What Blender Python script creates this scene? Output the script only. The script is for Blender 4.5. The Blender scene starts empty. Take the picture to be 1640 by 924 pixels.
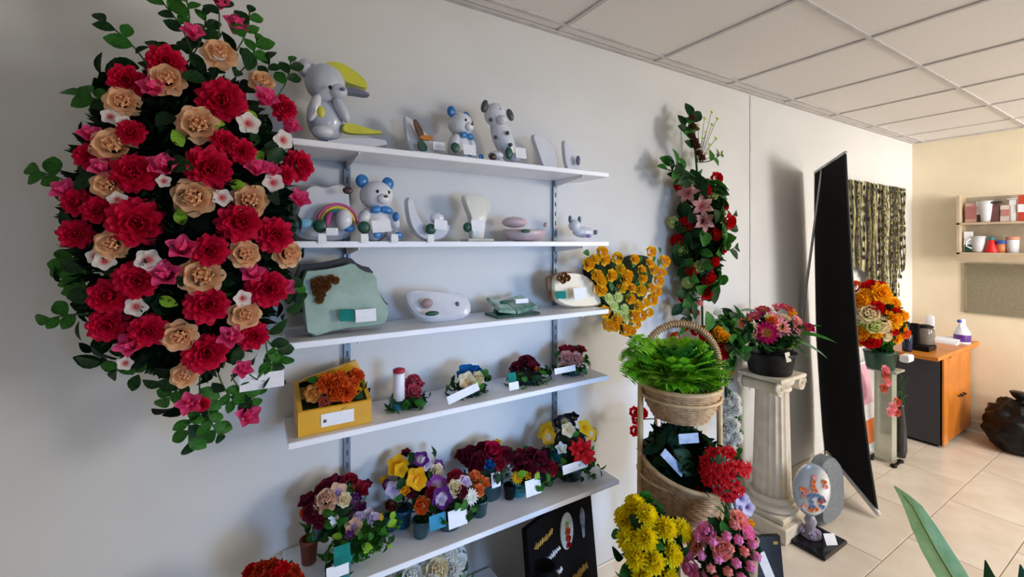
import bpy, math, random
from mathutils import Vector, Matrix, Quaternion
SC = bpy.context.scene
COL = SC.collection
PI = math.pi
# ------------------------------------------------------------------ camera
HC = 1.55                      # lens height
TH = math.radians(31.4)        # turn of the camera to the right of the shelf wall's normal
FPX = 703.0; CX = 820.0; CY = 388.0
cam = bpy.data.cameras.new('camera'); cam_o = bpy.data.objects.new('camera', cam); COL.objects.link(cam_o)
cam.sensor_width = 36; cam.lens = 36 * FPX / 1640
cam.shift_y = -(462 - CY) / 1640; cam.shift_x = 0
cam.clip_start = 0.02
cam_o.location = (0, 0, HC); cam_o.rotation_euler = (PI / 2, 0, -TH)
SC.camera = cam_o
# ------------------------------------------------------------------ world and light
W = bpy.data.worlds.new('world'); SC.world = W; W.use_nodes = True
bg = W.node_tree.nodes['Background']; bg.inputs[0].default_value = (0.70, 0.84, 1.0, 1); bg.inputs[1].default_value = 0.185
def area(name, loc, aim, sx, sy, power, col, spread=180):
    l = bpy.data.lights.new(name, 'AREA'); l.shape = 'RECTANGLE'; l.size = sx; l.size_y = sy
    l.energy = power; l.color = col; l.spread = math.radians(spread)
    o = bpy.data.objects.new(name, l); COL.objects.link(o); o.location = loc
    o.rotation_euler = (Vector(aim) - Vector(loc)).to_track_quat('-Z', 'Y').to_euler()
    return o
area('shop_window_light', (4.7, -2.7, 1.75), (2.8, 1.5, 1.25), 1.1, 1.1, 106, (1.0, 0.985, 0.955))
area('front_window_light', (1.5, -2.6, 1.0), (1.15, 1.5, 0.62), 1.1, 1.1, 9, (0.34, 0.58, 1.0), 46)
area('warm_fill_light', (3.6, -1.0, 2.40), (3.9, -0.9, 0.0), 1.2, 0.6, 40, (1.0, 0.94, 0.88))  # added warm fill from above, brightens the back of the room
area('back_wall_fill_light', (2.9, -3.0, 1.4), (5.15, -.1, 1.6), 1.4, 1.4, 22, (1.0, 0.92, 0.82), 52)  # added fill, narrowed so that it brightens only the back wall
VS = SC.view_settings
VS.view_transform = 'Standard'; VS.look = 'None'; VS.gamma = 1; VS.use_curve_mapping = False; VS.exposure = 0.0

# ------------------------------------------------------------------ rays: a pixel of the photograph and a plane of the room give a point
FW = Vector((math.sin(TH), math.cos(TH), 0)); RT = Vector((math.cos(TH), -math.sin(TH), 0)); UP = Vector((0, 0, 1))
EYE = Vector((0, 0, HC))
def ray(px, py): return FW + RT * ((px - CX) / FPX) + UP * ((CY - py) / FPX)
def at(px, py, Y=None, X=None, z=None, d=None):
    r = ray(px, py)
    k = Y / r.y if Y is not None else X / r.x if X is not None else (z - HC) / r.z if z is not None else d
    return EYE + r * k
def onz(px, Y, z):              # point above pixel column px, at wall distance Y, on a surface of height z
    p = at(px, CY, Y=Y); p.z = z; return p
def depth(p): return (p - EYE).dot(FW)

# ------------------------------------------------------------------ materials
def lin(h):
    c = [int(h[i:i + 2], 16) / 255 for i in (0, 2, 4)]
    return tuple(x / 12.92 if x <= .04045 else ((x + .055) / 1.055) ** 2.4 for x in c) + (1,)
MATS = {}
def M(name, c1, rough=.6, c2=None, scale=20., bump=0., metal=0., trans=0., coat=0., mode='noise', sheen=0.):
    if name in MATS: return MATS[name]
    m = bpy.data.materials.new(name); m.use_nodes = True; nt = m.node_tree; b = nt.nodes['Principled BSDF']
    b.inputs['Roughness'].default_value = rough; b.inputs['Specular IOR Level'].default_value = .18 if mode == 'petal' or 'leaf' in name or 'green' in name and rough >= .45 else (.08 if 'honed' in name else .25 if 'granite' in name or 'black' in name or 'label' in name else .5); b.inputs['Metallic'].default_value = metal
    b.inputs['Transmission Weight'].default_value = trans; b.inputs['Coat Weight'].default_value = coat
    a = lin(c1); c = lin(c2) if c2 else tuple(x * .86 for x in a[:3]) + (1,)
    tc = nt.nodes.new('ShaderNodeTexCoord')
    mix = nt.nodes.new('ShaderNodeMix'); mix.data_type = 'RGBA'
    mix.inputs[6].default_value = a; mix.inputs[7].default_value = c
    if mode == 'petal':          # heart of the flower c2, outer petals c1 (unit radius in object space)
        ln = nt.nodes.new('ShaderNodeVectorMath'); ln.operation = 'LENGTH'; nt.links.new(tc.outputs['Object'], ln.inputs[0])
        mr = nt.nodes.new('ShaderNodeMapRange'); mr.inputs[1].default_value = .12; mr.inputs[2].default_value = .55
        mr.inputs[3].default_value = 1; mr.inputs[4].default_value = 0
        nt.links.new(ln.outputs['Value'], mr.inputs[0]); fac = mr.outputs[0]
    else:
        n = nt.nodes.new('ShaderNodeTexNoise'); n.inputs['Scale'].default_value = scale; n.inputs['Detail'].default_value = 4
        nt.links.new(tc.outputs['Object'], n.inputs['Vector'])
        mr = nt.nodes.new('ShaderNodeMapRange'); mr.inputs[1].default_value = .38; mr.inputs[2].default_value = .64
        nt.links.new(n.outputs[0], mr.inputs[0]); fac = mr.outputs[0]
    nt.links.new(fac, mix.inputs[0]); nt.links.new(mix.outputs[2], b.inputs['Base Color'])
    if bump:
        n2 = nt.nodes.new('ShaderNodeTexNoise'); n2.inputs['Scale'].default_value = scale * 3
        nt.links.new(tc.outputs['Object'], n2.inputs['Vector'])
        bp = nt.nodes.new('ShaderNodeBump'); bp.inputs['Strength'].default_value = bump; bp.inputs['Distance'].default_value = .004
        nt.links.new(n2.outputs[0], bp.inputs['Height']); nt.links.new(bp.outputs[0], b.inputs['Normal'])
    if mode == 'petal' or 'leaf' in name or name == 'bright fern green':      # thin tissue lets light through
        tr = nt.nodes.new('ShaderNodeBsdfTranslucent'); nt.links.new(mix.outputs[2], tr.inputs['Color'])
        ms = nt.nodes.new('ShaderNodeMixShader'); ms.inputs[0].default_value = .38 if mode == 'petal' else .28
        nt.links.new(b.outputs[0], ms.inputs[1]); nt.links.new(tr.outputs[0], ms.inputs[2]); nt.links.new(ms.outputs[0], nt.nodes['Material Output'].inputs[0])
    MATS[name] = m; return m
wall_m = M('painted plaster', 'd9d9d8', .85, 'd4d4d3', 3, .15)
backwall_m = M('cream painted plaster', 'e2d6bc', .85, 'dccfb5', 3, .15)
ceil_m = M('mineral ceiling tile', 'e6e3e2', .95, 'dedbda', 160, .3)
grid_m = M('ceiling grid enamel', 'c6c3c4', .6)
tile_m = M('beige floor tile', 'dfd4c6', .25, 'd4c7b7', 5, .05)
grout_m = M('tile grout', '9a8c7c', .9)
shelf_m = M('white laminate', 'f2f4fa', .35, 'eceef6', 8)
steel_m = M('grey enamelled steel', '7d8894', .4, metal=.3)
dark_slot = M('slot shadow steel', '3a4048', .7)
white_c = M('white glazed ceramic', 'd9dbe2', .25, 'cfd2dc', 9, coat=.3)
warm_c = M('warm white ceramic', 'dad9d2', .3, 'cfcdc5', 9, coat=.3)
card_m = M('white card', 'eef0f6', .6, 'e6e8f0', 40)
black_m = M('black polymer', '08080a', .5, '131316', 30)
granite_m = M('black granite', '0f0f12', .12, '1c1c20', 120)
wicker_m = M('rattan wicker', 'c69f74', .65, 'a57d54', 40, .5)
wicker_l = M('pale rattan cane', 'd8b684', .55, 'c39f6c', 30, .3)
gold_m = M('gold leaf paint', 'c79f4e', .35, metal=.6)
silver_m = M('brushed aluminium', 'b9bcc0', .3, metal=.8)
stone_m = M('cream moulded stone', 'ddd2c0', .6, 'cfc3ae', 12, .2)
teal_m = M('teal glazed pot', '1d8a96', .25, '17757f', 10, coat=.4)
dteal_m = M('dark teal glazed pot', '134a52', .3, '0f3d45', 10, coat=.4)
terra_m = M('terracotta', '7c3b25', .7, '69301d', 20)
stem_m = M('green plastic stem', '3d5e2b', .5)
oasis_m = M('dark florist moss', '10210f', .95, '1b3016', 30, .5)
L_dark = M('dark green leaf', '1c4420', .45, '12300f', 6)
L_mid = M('mid green leaf', '3a7a2a', .45, '265c1c', 6)
L_lite = M('light green leaf', '9ccc40', .5, '7cb430', 6)
L_fern = M('bright fern green', 'a6e638', .5, '74c420', 6)
L_grey = M('grey green leaf', '86a58a', .6, '6c8f72', 6)
P_red = M('red crimson petals', 'dc1446', .55, 'b40c2c', mode='petal')
P_pink = M('hot pink petals', 'fa5a9c', .55, 'e82c78', mode='petal')
P_peach = M('peach rose petals', 'fad0a4', .55, 'ec8a68', mode='petal')
P_wht = M('white speckled petals', 'f4f0ec', .55, 'd8303e', mode='petal')
P_cream = M('cream petals', 'f8ecca', .55, 'f0d09a', mode='petal')
P_yel = M('yellow petals', 'f8cc22', .55, 'e8a810', mode='petal')
P_gold = M('golden rose petals', 'fcc628', .55, 'eeac10', mode='petal')
P_lemon = M('lemon mum petals', 'ffea1c', .55, 'fcd40c', mode='petal')
P_or = M('orange petals', 'ea6a28', .55, 'c8431a', mode='petal')
P_org2 = M('amber petals', 'ffbe1c', .55, 'f6a20c', mode='petal')
P_scar = M('scarlet petals', 'd00a18', .5, 'a8060e', mode='petal')
P_dred = M('dark burgundy petals', '6e1a30', .55, '46101f', mode='petal')
P_mag = M('magenta petals', 'cc0c6c', .55, 'd8a830', mode='petal')
P_lpk = M('pale pink petals', 'f8a4b0', .55, 'f4b45a', mode='petal')
P_mauve = M('mauve pink petals', 'ff9fd0', .55, 'ffb4ac', mode='petal')
P_purp = M('purple petals', '6a2a82', .5, 'e4d8c8', mode='petal')
P_vio = M('violet pansy petals', '9c4cae', .5, 'e8d8ea', mode='petal')
P_pure = M('pure white petals', 'fafbf8', .55, 'eef2dc', mode='petal')
P_green = M('pale green petals', 'dcea9c', .55, 'c2d670', mode='petal')
P_blk = M('black violet petals', '1d1426', .5, 'e0d8a0', mode='petal')
P_ypan = M('yellow pansy petals', 'f4be2a', .5, 'efe6d4', mode='petal')
P_blue = M('blue glazed petals', '1d6fb8', .3, '155a9c', mode='petal')
centre_m = M('flower centre yellow', 'd8b838', .7)

# ------------------------------------------------------------------ mesh collecting
class MB:
    def __init__(s): s.v = []; s.f = []
    def add(s, vs, fs, mat=None):
        n = len(s.v)
        s.v += [(mat @ Vector(v)) if mat is not None else Vector(v) for v in vs]
        s.f += [tuple(i + n for i in f) for f in fs]; return s
    def box(s, c, size, mat=None):
        x, y, z = size[0] / 2, size[1] / 2, size[2] / 2
        vs = [(c[0] + a * x, c[1] + b * y, c[2] + d * z) for d in (-1, 1) for b in (-1, 1) for a in (-1, 1)]
        return s.add(vs, [(0, 2, 3, 1), (4, 5, 7, 6), (0, 1, 5, 4), (2, 6, 7, 3), (0, 4, 6, 2), (1, 3, 7, 5)], mat)
    def bevbox(s, c, size, b=.004, mat=None):      # box with chamfered vertical and top edges
        x, y, z = size[0] / 2, size[1] / 2, size[2] / 2
        def ringp(ix, h): return [(c[0] + p * (x - ix) , c[1] + q * (y - ix), c[2] + h) for p, q in ((-1, -1), (1, -1), (1, 1), (-1, 1))]
        vs = ringp(b, -z) + ringp(0, -z + b) + ringp(0, z - b) + ringp(b, z)
        fs = [(3, 2, 1, 0), (12, 13, 14, 15)]
        for k in range(3):
            for j in range(4): fs.append((k * 4 + j, k * 4 + (j + 1) % 4, k * 4 + 4 + (j + 1) % 4, k * 4 + 4 + j))
        return s.add(vs, fs, mat)
    def lathe(s, prof, n=24, c=(0, 0, 0), mat=None, sx=1, sy=1, flute=0, nf=20):
        vs = []; fs = []
        for r, z in prof:
            for j in range(n):
                a = 2 * PI * j / n; rr = r * (1 - (flute * abs(math.sin(a * nf / 2)) if flute else 0))
                vs.append((c[0] + rr * math.cos(a) * sx, c[1] + rr * math.sin(a) * sy, c[2] + z))
        for k in range(len(prof) - 1):
            for j in range(n):
                fs.append((k * n + j, k * n + (j + 1) % n, (k + 1) * n + (j + 1) % n, (k + 1) * n + j))
        if prof[0][0] > 0: fs.append(tuple(range(n))[::-1])
        if prof[-1][0] > 0: fs.append(tuple((len(prof) - 1) * n + j for j in range(n)))
        return s.add(vs, fs, mat)
    def ball(s, c, r, n=14, m=9, mat=None):
        r = r if hasattr(r, '__len__') else (r, r, r)
        vs = [(c[0], c[1], c[2] - r[2])]; fs = []
        for k in range(1, m):
            p = -PI / 2 + PI * k / m
            for j in range(n):
                a = 2 * PI * j / n
                vs.append((c[0] + r[0] * math.cos(p) * math.cos(a), c[1] + r[1] * math.cos(p) * math.sin(a), c[2] + r[2] * math.sin(p)))
        vs.append((c[0], c[1], c[2] + r[2])); T = len(vs) - 1
        for j in range(n):
            fs.append((0, 1 + (j + 1) % n, 1 + j)); fs.append((T, 1 + (m - 2) * n + j, 1 + (m - 2) * n + (j + 1) % n))
        for k in range(m - 2):
            for j in range(n):
                fs.append((1 + k * n + j, 1 + k * n + (j + 1) % n, 1 + (k + 1) * n + (j + 1) % n, 1 + (k + 1) * n + j))
        return s.add(vs, fs, mat)
    def tube(s, pts, r, n=8, mat=None, closed=False):
        pts = [Vector(p) for p in pts]; rr = r if hasattr(r, '__len__') else [r] * len(pts)
        vs = []; fs = []; up = None; N = len(pts)
        for i, p in enumerate(pts):
            if closed: t = pts[(i + 1) % N] - pts[i - 1]
            else: t = pts[min(i + 1, N - 1)] - pts[max(i - 1, 0)]
            t.normalize()
            if up is None: up = Vector((0, 0, 1)) if abs(t.z) < .9 else Vector((1, 0, 0))
            a = t.cross(up).normalized(); b = a.cross(t).normalized(); up = b
            for j in range(n):
                w = 2 * PI * j / n; vs.append(p + (a * math.cos(w) + b * math.sin(w)) * rr[i])
        for i in range(N if closed else N - 1):
            for j in range(n):
                k = (i + 1) % N
                fs.append((i * n + j, i * n + (j + 1) % n, k * n + (j + 1) % n, k * n + j))
        if not closed: fs += [tuple(range(n))[::-1], tuple((N - 1) * n + j for j in range(n))]
        return s.add(vs, fs, mat)
    def prism(s, poly, t, mat=None, inset=0.):      # polygon in XZ, thickness along Y from 0 to -t (front at -t), optional front inset for a rounded rim
        n = len(poly); cx = sum(p[0] for p in poly) / n; cz = sum(p[1] for p in poly) / n
        k = 1 - inset
        vs = [(x, 0, z) for x, z in poly] + [(x, -t * (.7 if inset else 1), z) for x, z in poly]
        rings = 2
        if inset: vs += [(cx + (x - cx) * k, -t, cz + (z - cz) * k) for x, z in poly]; rings = 3
        fs = [tuple(range(n)), tuple((rings - 1) * n + j for j in range(n))[::-1]]
        for q in range(rings - 1):
            for j in range(n): fs.append((q * n + j, (q + 1) * n + j, (q + 1) * n + (j + 1) % n, q * n + (j + 1) % n))
        return s.add(vs, fs, mat)
    def mesh(s, name, m, smooth=True):
        me = bpy.data.meshes.new(name); me.from_pydata([tuple(v) for v in s.v], [], s.f); me.materials.append(m)
        if smooth: me.polygons.foreach_set('use_smooth', [True] * len(me.polygons))
        me.update(); return me

def tag(o, label=None, cat=None, group=None, kind=None):
    if label: o['label'] = label
    if cat: o['category'] = cat
    if group: o['group'] = group
    if kind: o['kind'] = kind
    return o
def link(name, me, parent=None, loc=None, q=None, sc=None, label=None, kind=None):
    o = bpy.data.objects.new(name, me); COL.objects.link(o); o.parent = parent
    if loc is not None: o.location = loc
    if q is not None: o.rotation_mode = 'QUATERNION'; o.rotation_quaternion = q
    if sc is not None: o.scale = sc if hasattr(sc, '__len__') else (sc, sc, sc)
    return tag(o, label, kind=kind)
def part(name, mb, m, parent=None, smooth=True, loc=None, q=None, label=None, kind=None):
    return link(name, mb.mesh(name, m, smooth), parent, loc, q, None, label, kind)
def thing(name, label, cat, loc, group=None, rz=0):
    o = bpy.data.objects.new(name, None); COL.objects.link(o); o.location = loc; o.rotation_euler = (0, 0, rz); o.empty_display_size = .05
    return tag(o, label, cat, group)
def struct(name, mb, m, smooth=False, parent=None):
    o = part(name, mb, m, parent, smooth)
    if parent is None: o['kind'] = 'structure'
    return o
def sharp(o, ang=35):
    me = o.data; me.update()
    try: me.set_sharp_from_angle(angle=math.radians(ang))
    except Exception: pass
    return o

# ------------------------------------------------------------------ the room
WY = 1.5; BX = 5.15; CH = 2.435; LX = -.8; FY = -3.2
b = MB().box(((LX + BX) / 2, WY + .06, CH / 2 + .06), (BX - LX, .12, CH + .16)); struct('wall_left', b, wall_m)
b = MB().box((BX + .06, (FY + WY) / 2 + .06, CH / 2 + .06), (.12, WY - FY + .12, CH + .16)); struct('wall_back', b, backwall_m)
b = MB().box((LX - .06, .35, CH / 2 + .06), (.12, 2.42, CH + .16)); struct('wall_light_block', b, wall_m)  # unseen wall, added to block light and darken the left end
b = MB().box((2.585, WY - .0015, 1.55), (.012, .003, 1.76)); struct('trim_1', b, M('wall joint strip', 'c9ccd0', .6))
# floor: slab with recessed joints, each tile a part
fl = struct('floor', MB().box(((LX + BX) / 2, (FY + WY) / 2, -.056), (BX - LX, WY - FY, .1)), grout_m)
tw, td = .65, .325
tm = {}
rng = random.Random(4)
for r in range(15):
    y1 = WY + .035 - r * td; y0 = y1 - td
    y1c = min(y1, WY)
    off = (2.65 if r % 2 == 1 else 2.65 + tw / 2)
    k0 = math.floor((LX - off) / tw); k = k0
    while off + k * tw < BX:
        x0 = max(off + k * tw, LX); x1 = min(off + (k + 1) * tw, BX); k += 1
        if x1 - x0 < .02 or y1c - max(y0, FY) < .01: continue
        sx, sy = x1 - x0 - .004, y1c - max(y0, FY) - .004
        key = (round(sx, 3), round(sy, 3))
        if key not in tm: tm[key] = MB().bevbox((0, 0, 0), (sx, sy, .008), .0012).mesh('tile', tile_m, False)
        link('tile', tm[key], fl, ((x0 + x1) / 2, (y1c + max(y0, FY)) / 2, -.004 - rng.random() * .0004))
# skirting of the same tile
struct('baseboard_left', MB().bevbox(((LX + BX) / 2, WY - .005, .04), (BX - LX, .01, .08), .002), tile_m)
struct('baseboard_back', MB().bevbox((BX - .005, (FY + WY) / 2 - .01, .04), (.01, WY - FY - .02, .08), .002), tile_m)
# ceiling: slab, T bars and tiles
ce = struct('ceiling', MB().box(((LX + BX) / 2, (FY + WY) / 2, CH + .08), (BX - LX, WY - FY, .06)), grid_m)
ys = [1.42 - .6 * i for i in range(8)]; xs = [1.13 + .6 * i for i in range(-3, 7)]
g = MB()
for y in ys: g.box(((LX + BX) / 2, y, CH + .006), (BX - LX, .018, .008))
for x in xs: g.box((x, (FY + WY) / 2, CH + .0065), (.018, WY - FY, .008))
g.box(((LX + BX) / 2, WY - .012, CH + .003), (BX - LX, .024, .007)); g.box((BX - .012, (FY + WY) / 2, CH + .0035), (.024, WY - FY, .007))
struct('grid_bar', g, grid_m, parent=ce)
yy = [WY] + ys + [FY]; xx = [LX] + xs + [BX]; cm = {}
for i in range(len(yy) - 1):
    for j in range(len(xx) - 1):
        sx = xx[j + 1] - xx[j] - .012; sy = yy[i] - yy[i + 1] - .012
        if sx < .02 or sy < .02: continue
        key = (round(sx, 3), round(sy, 3))
        if key not in cm: cm[key] = MB().bevbox((0, 0, 0), (sx, sy, .012), .003).mesh('ceiling_tile', ceil_m, False)
        link('ceiling_tile', cm[key], ce, ((xx[j] + xx[j + 1]) / 2, (yy[i] + yy[i + 1]) / 2, CH + .0145 + rng.random() * .0006))

# ------------------------------------------------------------------ shelving
SHX0, SHX1 = .10, 1.245
SZ = [1.828, 1.553, 1.283, 1.018, .618]; SD = [.2, .2, .2, .2, .245]
names = ['topmost white wall shelf carrying the yellow capped bear', 'second white wall shelf from the top at eye level with price tags',
         'third white wall shelf from the top carrying the large slate plaque', 'fourth white wall shelf carrying the yellow planter',
         'lowest and deepest white wall shelf crowded with ceramic flower pots']
up_x = [at(555, 388, Y=WY).x, at(887, 388, Y=WY).x]
for i, (z, dp) in enumerate(zip(SZ, SD)):
    x1 = SHX1 + (.012 if i == 4 else 0)
    t = thing('wall_shelf', names[i], 'shelf', ((SHX0 + x1) / 2, WY, z), 'white wall shelves')
    part('board', MB().bevbox((0, -dp / 2 - .004, -.009), (x1 - SHX0, dp - .002, .018), .002), shelf_m, t, False)
    for ux in up_x:
        xl = ux - (SHX0 + x1) / 2
        bm = MB().prism([(0, 0), (dp * .9, 0), (dp * .9, -.006), (.02, -.024), (0, -.024)], .003, Matrix.Translation((xl, -.012, -.0185)) @ Matrix.Rotation(-PI / 2, 4, 'Z'))
        part('bracket', bm, shelf_m, t, False)
for k, ux in enumerate(up_x):
    t = thing('shelf_upright', ['left slotted steel upright behind the white shelves', 'right slotted steel upright behind the white shelves'][k], 'upright', (ux, WY, 1.17))
    part('rail', MB().box((0, -.006, 0), (.02, .012, 1.84 - .5 + .06)), steel_m, t, False)
    sl = MB()
    for q in range(34): sl.box((0, -.0122, -.66 + q * .04), (.005, .0012, .018))
    part('slot_row', sl, dark_slot, t, False, kind='stuff')

# ------------------------------------------------------------------ flowers and leaves, unit size
def petal(mb, L, Wd, r0, tilt, az, cup=.15, curl=0., z0=0., nu=3, tip=.5, ruf=0., rg=None):
    ca, sa = math.cos(az), math.sin(az); vs = []; r, z = r0, z0
    for i in range(nu + 1):
        s_ = i / nu
        w = Wd * (math.sin(PI * (.12 + .62 * s_)) if tip > .3 else math.sin(PI * (.1 + .88 * s_)) )
        if i:
            a = tilt + curl * s_; r += L / nu * math.cos(a); z += L / nu * math.sin(a)
        for v in (-1, -.55, 0, .55, 1):
            j = (rg.uniform(-1, 1) * ruf if (ruf and i == nu) else 0)
            lx = r - abs(v) * cup * .15 - (.30 * L * v * v if i == nu else .07 * L * v * v if i == nu - 1 else 0); ly = v * w; lz = z + cup * v * v * w + j
            vs.append((lx * ca - ly * sa, lx * sa + ly * ca, lz))
    fs = []
    for i in range(nu):
        for v in range(4): a = i * 5 + v; fs.append((a, a + 1, a + 6, a + 5))
    mb.add(vs, fs)
def rose_mb(seed=1):
    rg = random.Random(seed); mb = MB()
    for n, r0, L, tl, wd, z0, cl in ((3, .02, .5, 84, .18, .12, .4), (4, .12, .6, 80, .32, .05, .3), (5, .24, .7, 72, .46, -.05, .1), (6, .38, .8, 58, .56, -.15, -.2), (7, .46, .78, 34, .56, -.3, -.6)):
        for k in range(n): petal(mb, L, wd, r0, math.radians(tl + rg.uniform(-5, 5)), 2 * PI * k / n + n + rg.uniform(-.15, .15), .25, cl, z0)
    return mb
def carn_mb(seed=1):
    rg = random.Random(seed); mb = MB()
    for n, r0, L, tl, wd in ((4, .0, .6, 84, .2), (7, .08, .66, 74, .26), (9, .14, .76, 58, .3), (12, .18, .84, 40, .32), (13, .2, .88, 20, .34), (12, .2, .9, -2, .36)):
        for k in range(n): petal(mb, L * rg.uniform(.9, 1.08), wd, r0, math.radians(tl + rg.uniform(-8, 8)), 2 * PI * k / n + n + rg.uniform(-.2, .2), .1, -.25, 0, 3, .5, .1, rg)
    return mb
def bud_mb(seed=1):
    mb = MB()
    for k in range(5): petal(mb, 1.25, .42, .1, math.radians(72), 2 * PI * k / 5, .35, -.6, -.5)
    for k in range(3): petal(mb, 1.2, .3, .03, math.radians(84), 2 * PI * k / 3 + .5, .3, .1, -.4)
    return mb
def lily_mb(seed=1):
    mb = MB()
    for k in range(6): petal(mb, 1.15, .26, .05, math.radians(48), 2 * PI * k / 6, .3, -1.1, 0, 5, .1)
    for k in range(5):
        a = k * 2 * PI / 5; mb.tube([(0, 0, 0), (.12 * math.cos(a), .12 * math.sin(a), .5)], .02, 4)
    return mb
def daisy_mb(seed=1):
    rg = random.Random(seed); mb = MB()
    for k in range(15): petal(mb, .92, .17, .12, math.radians(14 + rg.uniform(-6, 6)), 2 * PI * k / 15, .1, -.2)
    for k in range(9): petal(mb, .6, .13, .1, math.radians(40), 2 * PI * k / 9 + .2, .1, -.2, .03)
    mb.ball((0, 0, .06), (.2, .2, .12), 8, 5); return mb
def pansy_mb(seed=1):
    mb = MB()
    for k in range(5): petal(mb, .95, .52, .02, math.radians(16 + (k % 2) * 8), 2 * PI * k / 5 + .3, .15, -.25, .02 * (k % 3), 3)
    mb.ball((0, 0, .08), (.14, .14, .09), 8, 5); return mb
def mum_mb(seed=1):
    rg = random.Random(seed); mb = MB()
    for n, tl in ((5, 86), (9, 66), (12, 44), (14, 22), (14, 0), (10, -28)):
        for k in range(n):
            a = math.radians(tl)
            petal(mb, .95, .2, .08, a + rg.uniform(-.08, .08), 2 * PI * k / n + tl + rg.uniform(-.1, .1), .35, .35, 0, 2)
    return mb
def tulip_mb(seed=1):
    mb = MB()
    for k in range(6): petal(mb, 1.5, .5, .15, math.radians(70 if k % 2 else 62), 2 * PI * k / 6, .4, .55, -.5, 4, .1)
    return mb
KIND = {'rose': rose_mb, 'carn': carn_mb, 'bud': bud_mb, 'lily': lily_mb, 'daisy': daisy_mb, 'pansy': pansy_mb, 'mum': mum_mb, 'tulip': tulip_mb}
FM = {}
def fmesh(kind, m, var=0):
    k = (kind, m.name, var)
    if k not in FM: FM[k] = KIND[kind](var + 1).mesh(kind, m)
    return FM[k]
PN = {'rose': 'rose', 'carn': 'carnation', 'bud': 'rosebud', 'lily': 'lily', 'daisy': 'daisy', 'pansy': 'pansy', 'mum': 'chrysanthemum', 'tulip': 'tulip'}
def leaf_me(m, kind='oval', key={}):
    k = (m.name, kind)
    if k in key: return key[k]
    mb = MB(); nu = 5; vs = []
    for i in range(nu + 1):
        s_ = i / nu
        w = {'oval': .34 * math.sin(PI * (.03 + .95 * s_)) ** .8, 'long': .15 * math.sin(PI * (.04 + .94 * s_)), 'wide': .46 * math.sin(PI * (.04 + .93 * s_)) ** .7}[kind]
        bend = -.22 * s_ * s_
        for v in (-1, 0, 1): vs.append((v * w, s_, bend + abs(v) * w * .35))
    fs = []
    for i in range(nu):
        for v in (0, 1): a = i * 3 + v; fs.append((a, a + 1, a + 4, a + 3))
    mb.add(vs, fs); key[k] = mb.mesh('leaf', m); return key[k]
def q_flower(n, spin): return Vector(n).to_track_quat('Z', 'Y') @ Quaternion((0, 0, 1), spin)
def q_leaf(d, n):
    y = Vector(d).normalized(); x = y.cross(Vector(n))
    if x.length < 1e-4: x = y.orthogonal()
    x.normalize(); z = x.cross(y)
    return Matrix((x, y, z)).transposed().to_quaternion()
def ell_hit(C, R, px, py):
    r = ray(px, py); o = EYE - C
    a = sum((r[i] / R[i]) ** 2 for i in range(3)); bb = 2 * sum(r[i] * o[i] / R[i] ** 2 for i in range(3)); c = sum((o[i] / R[i]) ** 2 for i in range(3)) - 1
    D = bb * bb - 4 * a * c
    k = (-bb - math.sqrt(D)) / (2 * a) if D > 0 else -bb / (2 * a)
    p = EYE + r * k; n = Vector([(p[i] - C[i]) / R[i] ** 2 for i in range(3)]).normalized()
    return p, n
SCR = {}
def pxy(p):
    d = p - EYE; k = d.dot(FW); return CX + FPX * d.dot(RT) / k, CY - FPX * d.z / k
def put_flowers(root, C, R, fl, seed=0, face=.5):
    """fl: (px, py, radius px, kind, material); the flower sits where its sight line meets the arrangement's ellipsoid"""
    rg = random.Random(seed); base = root.location
    SCR.setdefault(root.name, []).extend([(f[0], f[1], f[2]) for f in fl])
    for (px, py, rp, kind, m) in fl:
        p, n = ell_hit(C, R, px, py)
        n = (n * (1 - face) + (EYE - p).normalized() * face * .8 + Vector((rg.uniform(-.15, .15), -.1, rg.uniform(-.1, .2)))).normalized()
        s_ = rp * depth(p) / FPX
        lim = WY - .95 * s_ - .012
        if p.y > lim: p = EYE + (p - EYE) * (lim / p.y)
        if kind == 'carn': s_ *= .92
        if kind == 'bud': s_ *= 1.3; n = (n + Vector((0, 0, .5))).normalized()
        link(PN[kind], fmesh(kind, m, rg.randint(0, 1)), root, p - base - n * s_ * .25, q_flower(n, rg.uniform(0, 6)), s_)
def put_leaves(root, C, R, n, size, mats, kind='oval', seed=1, hemi=True, zmin=-1., name='leaf'):
    rg = random.Random(seed); base = root.location
    for i in range(n):
        for _ in range(50):
            u = Vector((rg.gauss(0, 1), rg.gauss(0, 1), rg.gauss(0, 1))).normalized()
            if u.z < zmin: continue
            if hemi and u.y > .35: continue
            break
        k = rg.uniform(.78, 1.0); p = Vector([C[j] + u[j] * R[j] * k for j in range(3)])
        nn = Vector([u[j] / R[j] for j in range(3)]).normalized()
        tan = nn.cross(Vector((rg.gauss(0, 1), rg.gauss(0, 1), rg.gauss(0, 1)))).normalized()
        d = (tan + nn * rg.uniform(.2, .9)).normalized()
        sz = size * rg.uniform(.7, 1.2); a_, b_ = pxy(p + d * sz * .6)
        if (p - C).dot(EYE - C) > 0 and any((a_ - f[0]) ** 2 + (b_ - f[1]) ** 2 < (f[2] * .95) ** 2 for f in SCR.get(root.name, ())):
            p = p - nn * min(R) * .55; sz *= .8
            d = (d - nn * .8).normalized()
        p.y = min(p.y, WY - .025)
        if p.y + d.y * sz > WY - .01: d.y = min(0, (WY - .015 - p.y) / sz)
        link(name, leaf_me(rg.choice(mats), kind), root, p - base, q_leaf(d, (nn.x, -abs(nn.y) - .3, nn.z) if p.y > WY - .08 else nn), sz)
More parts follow.
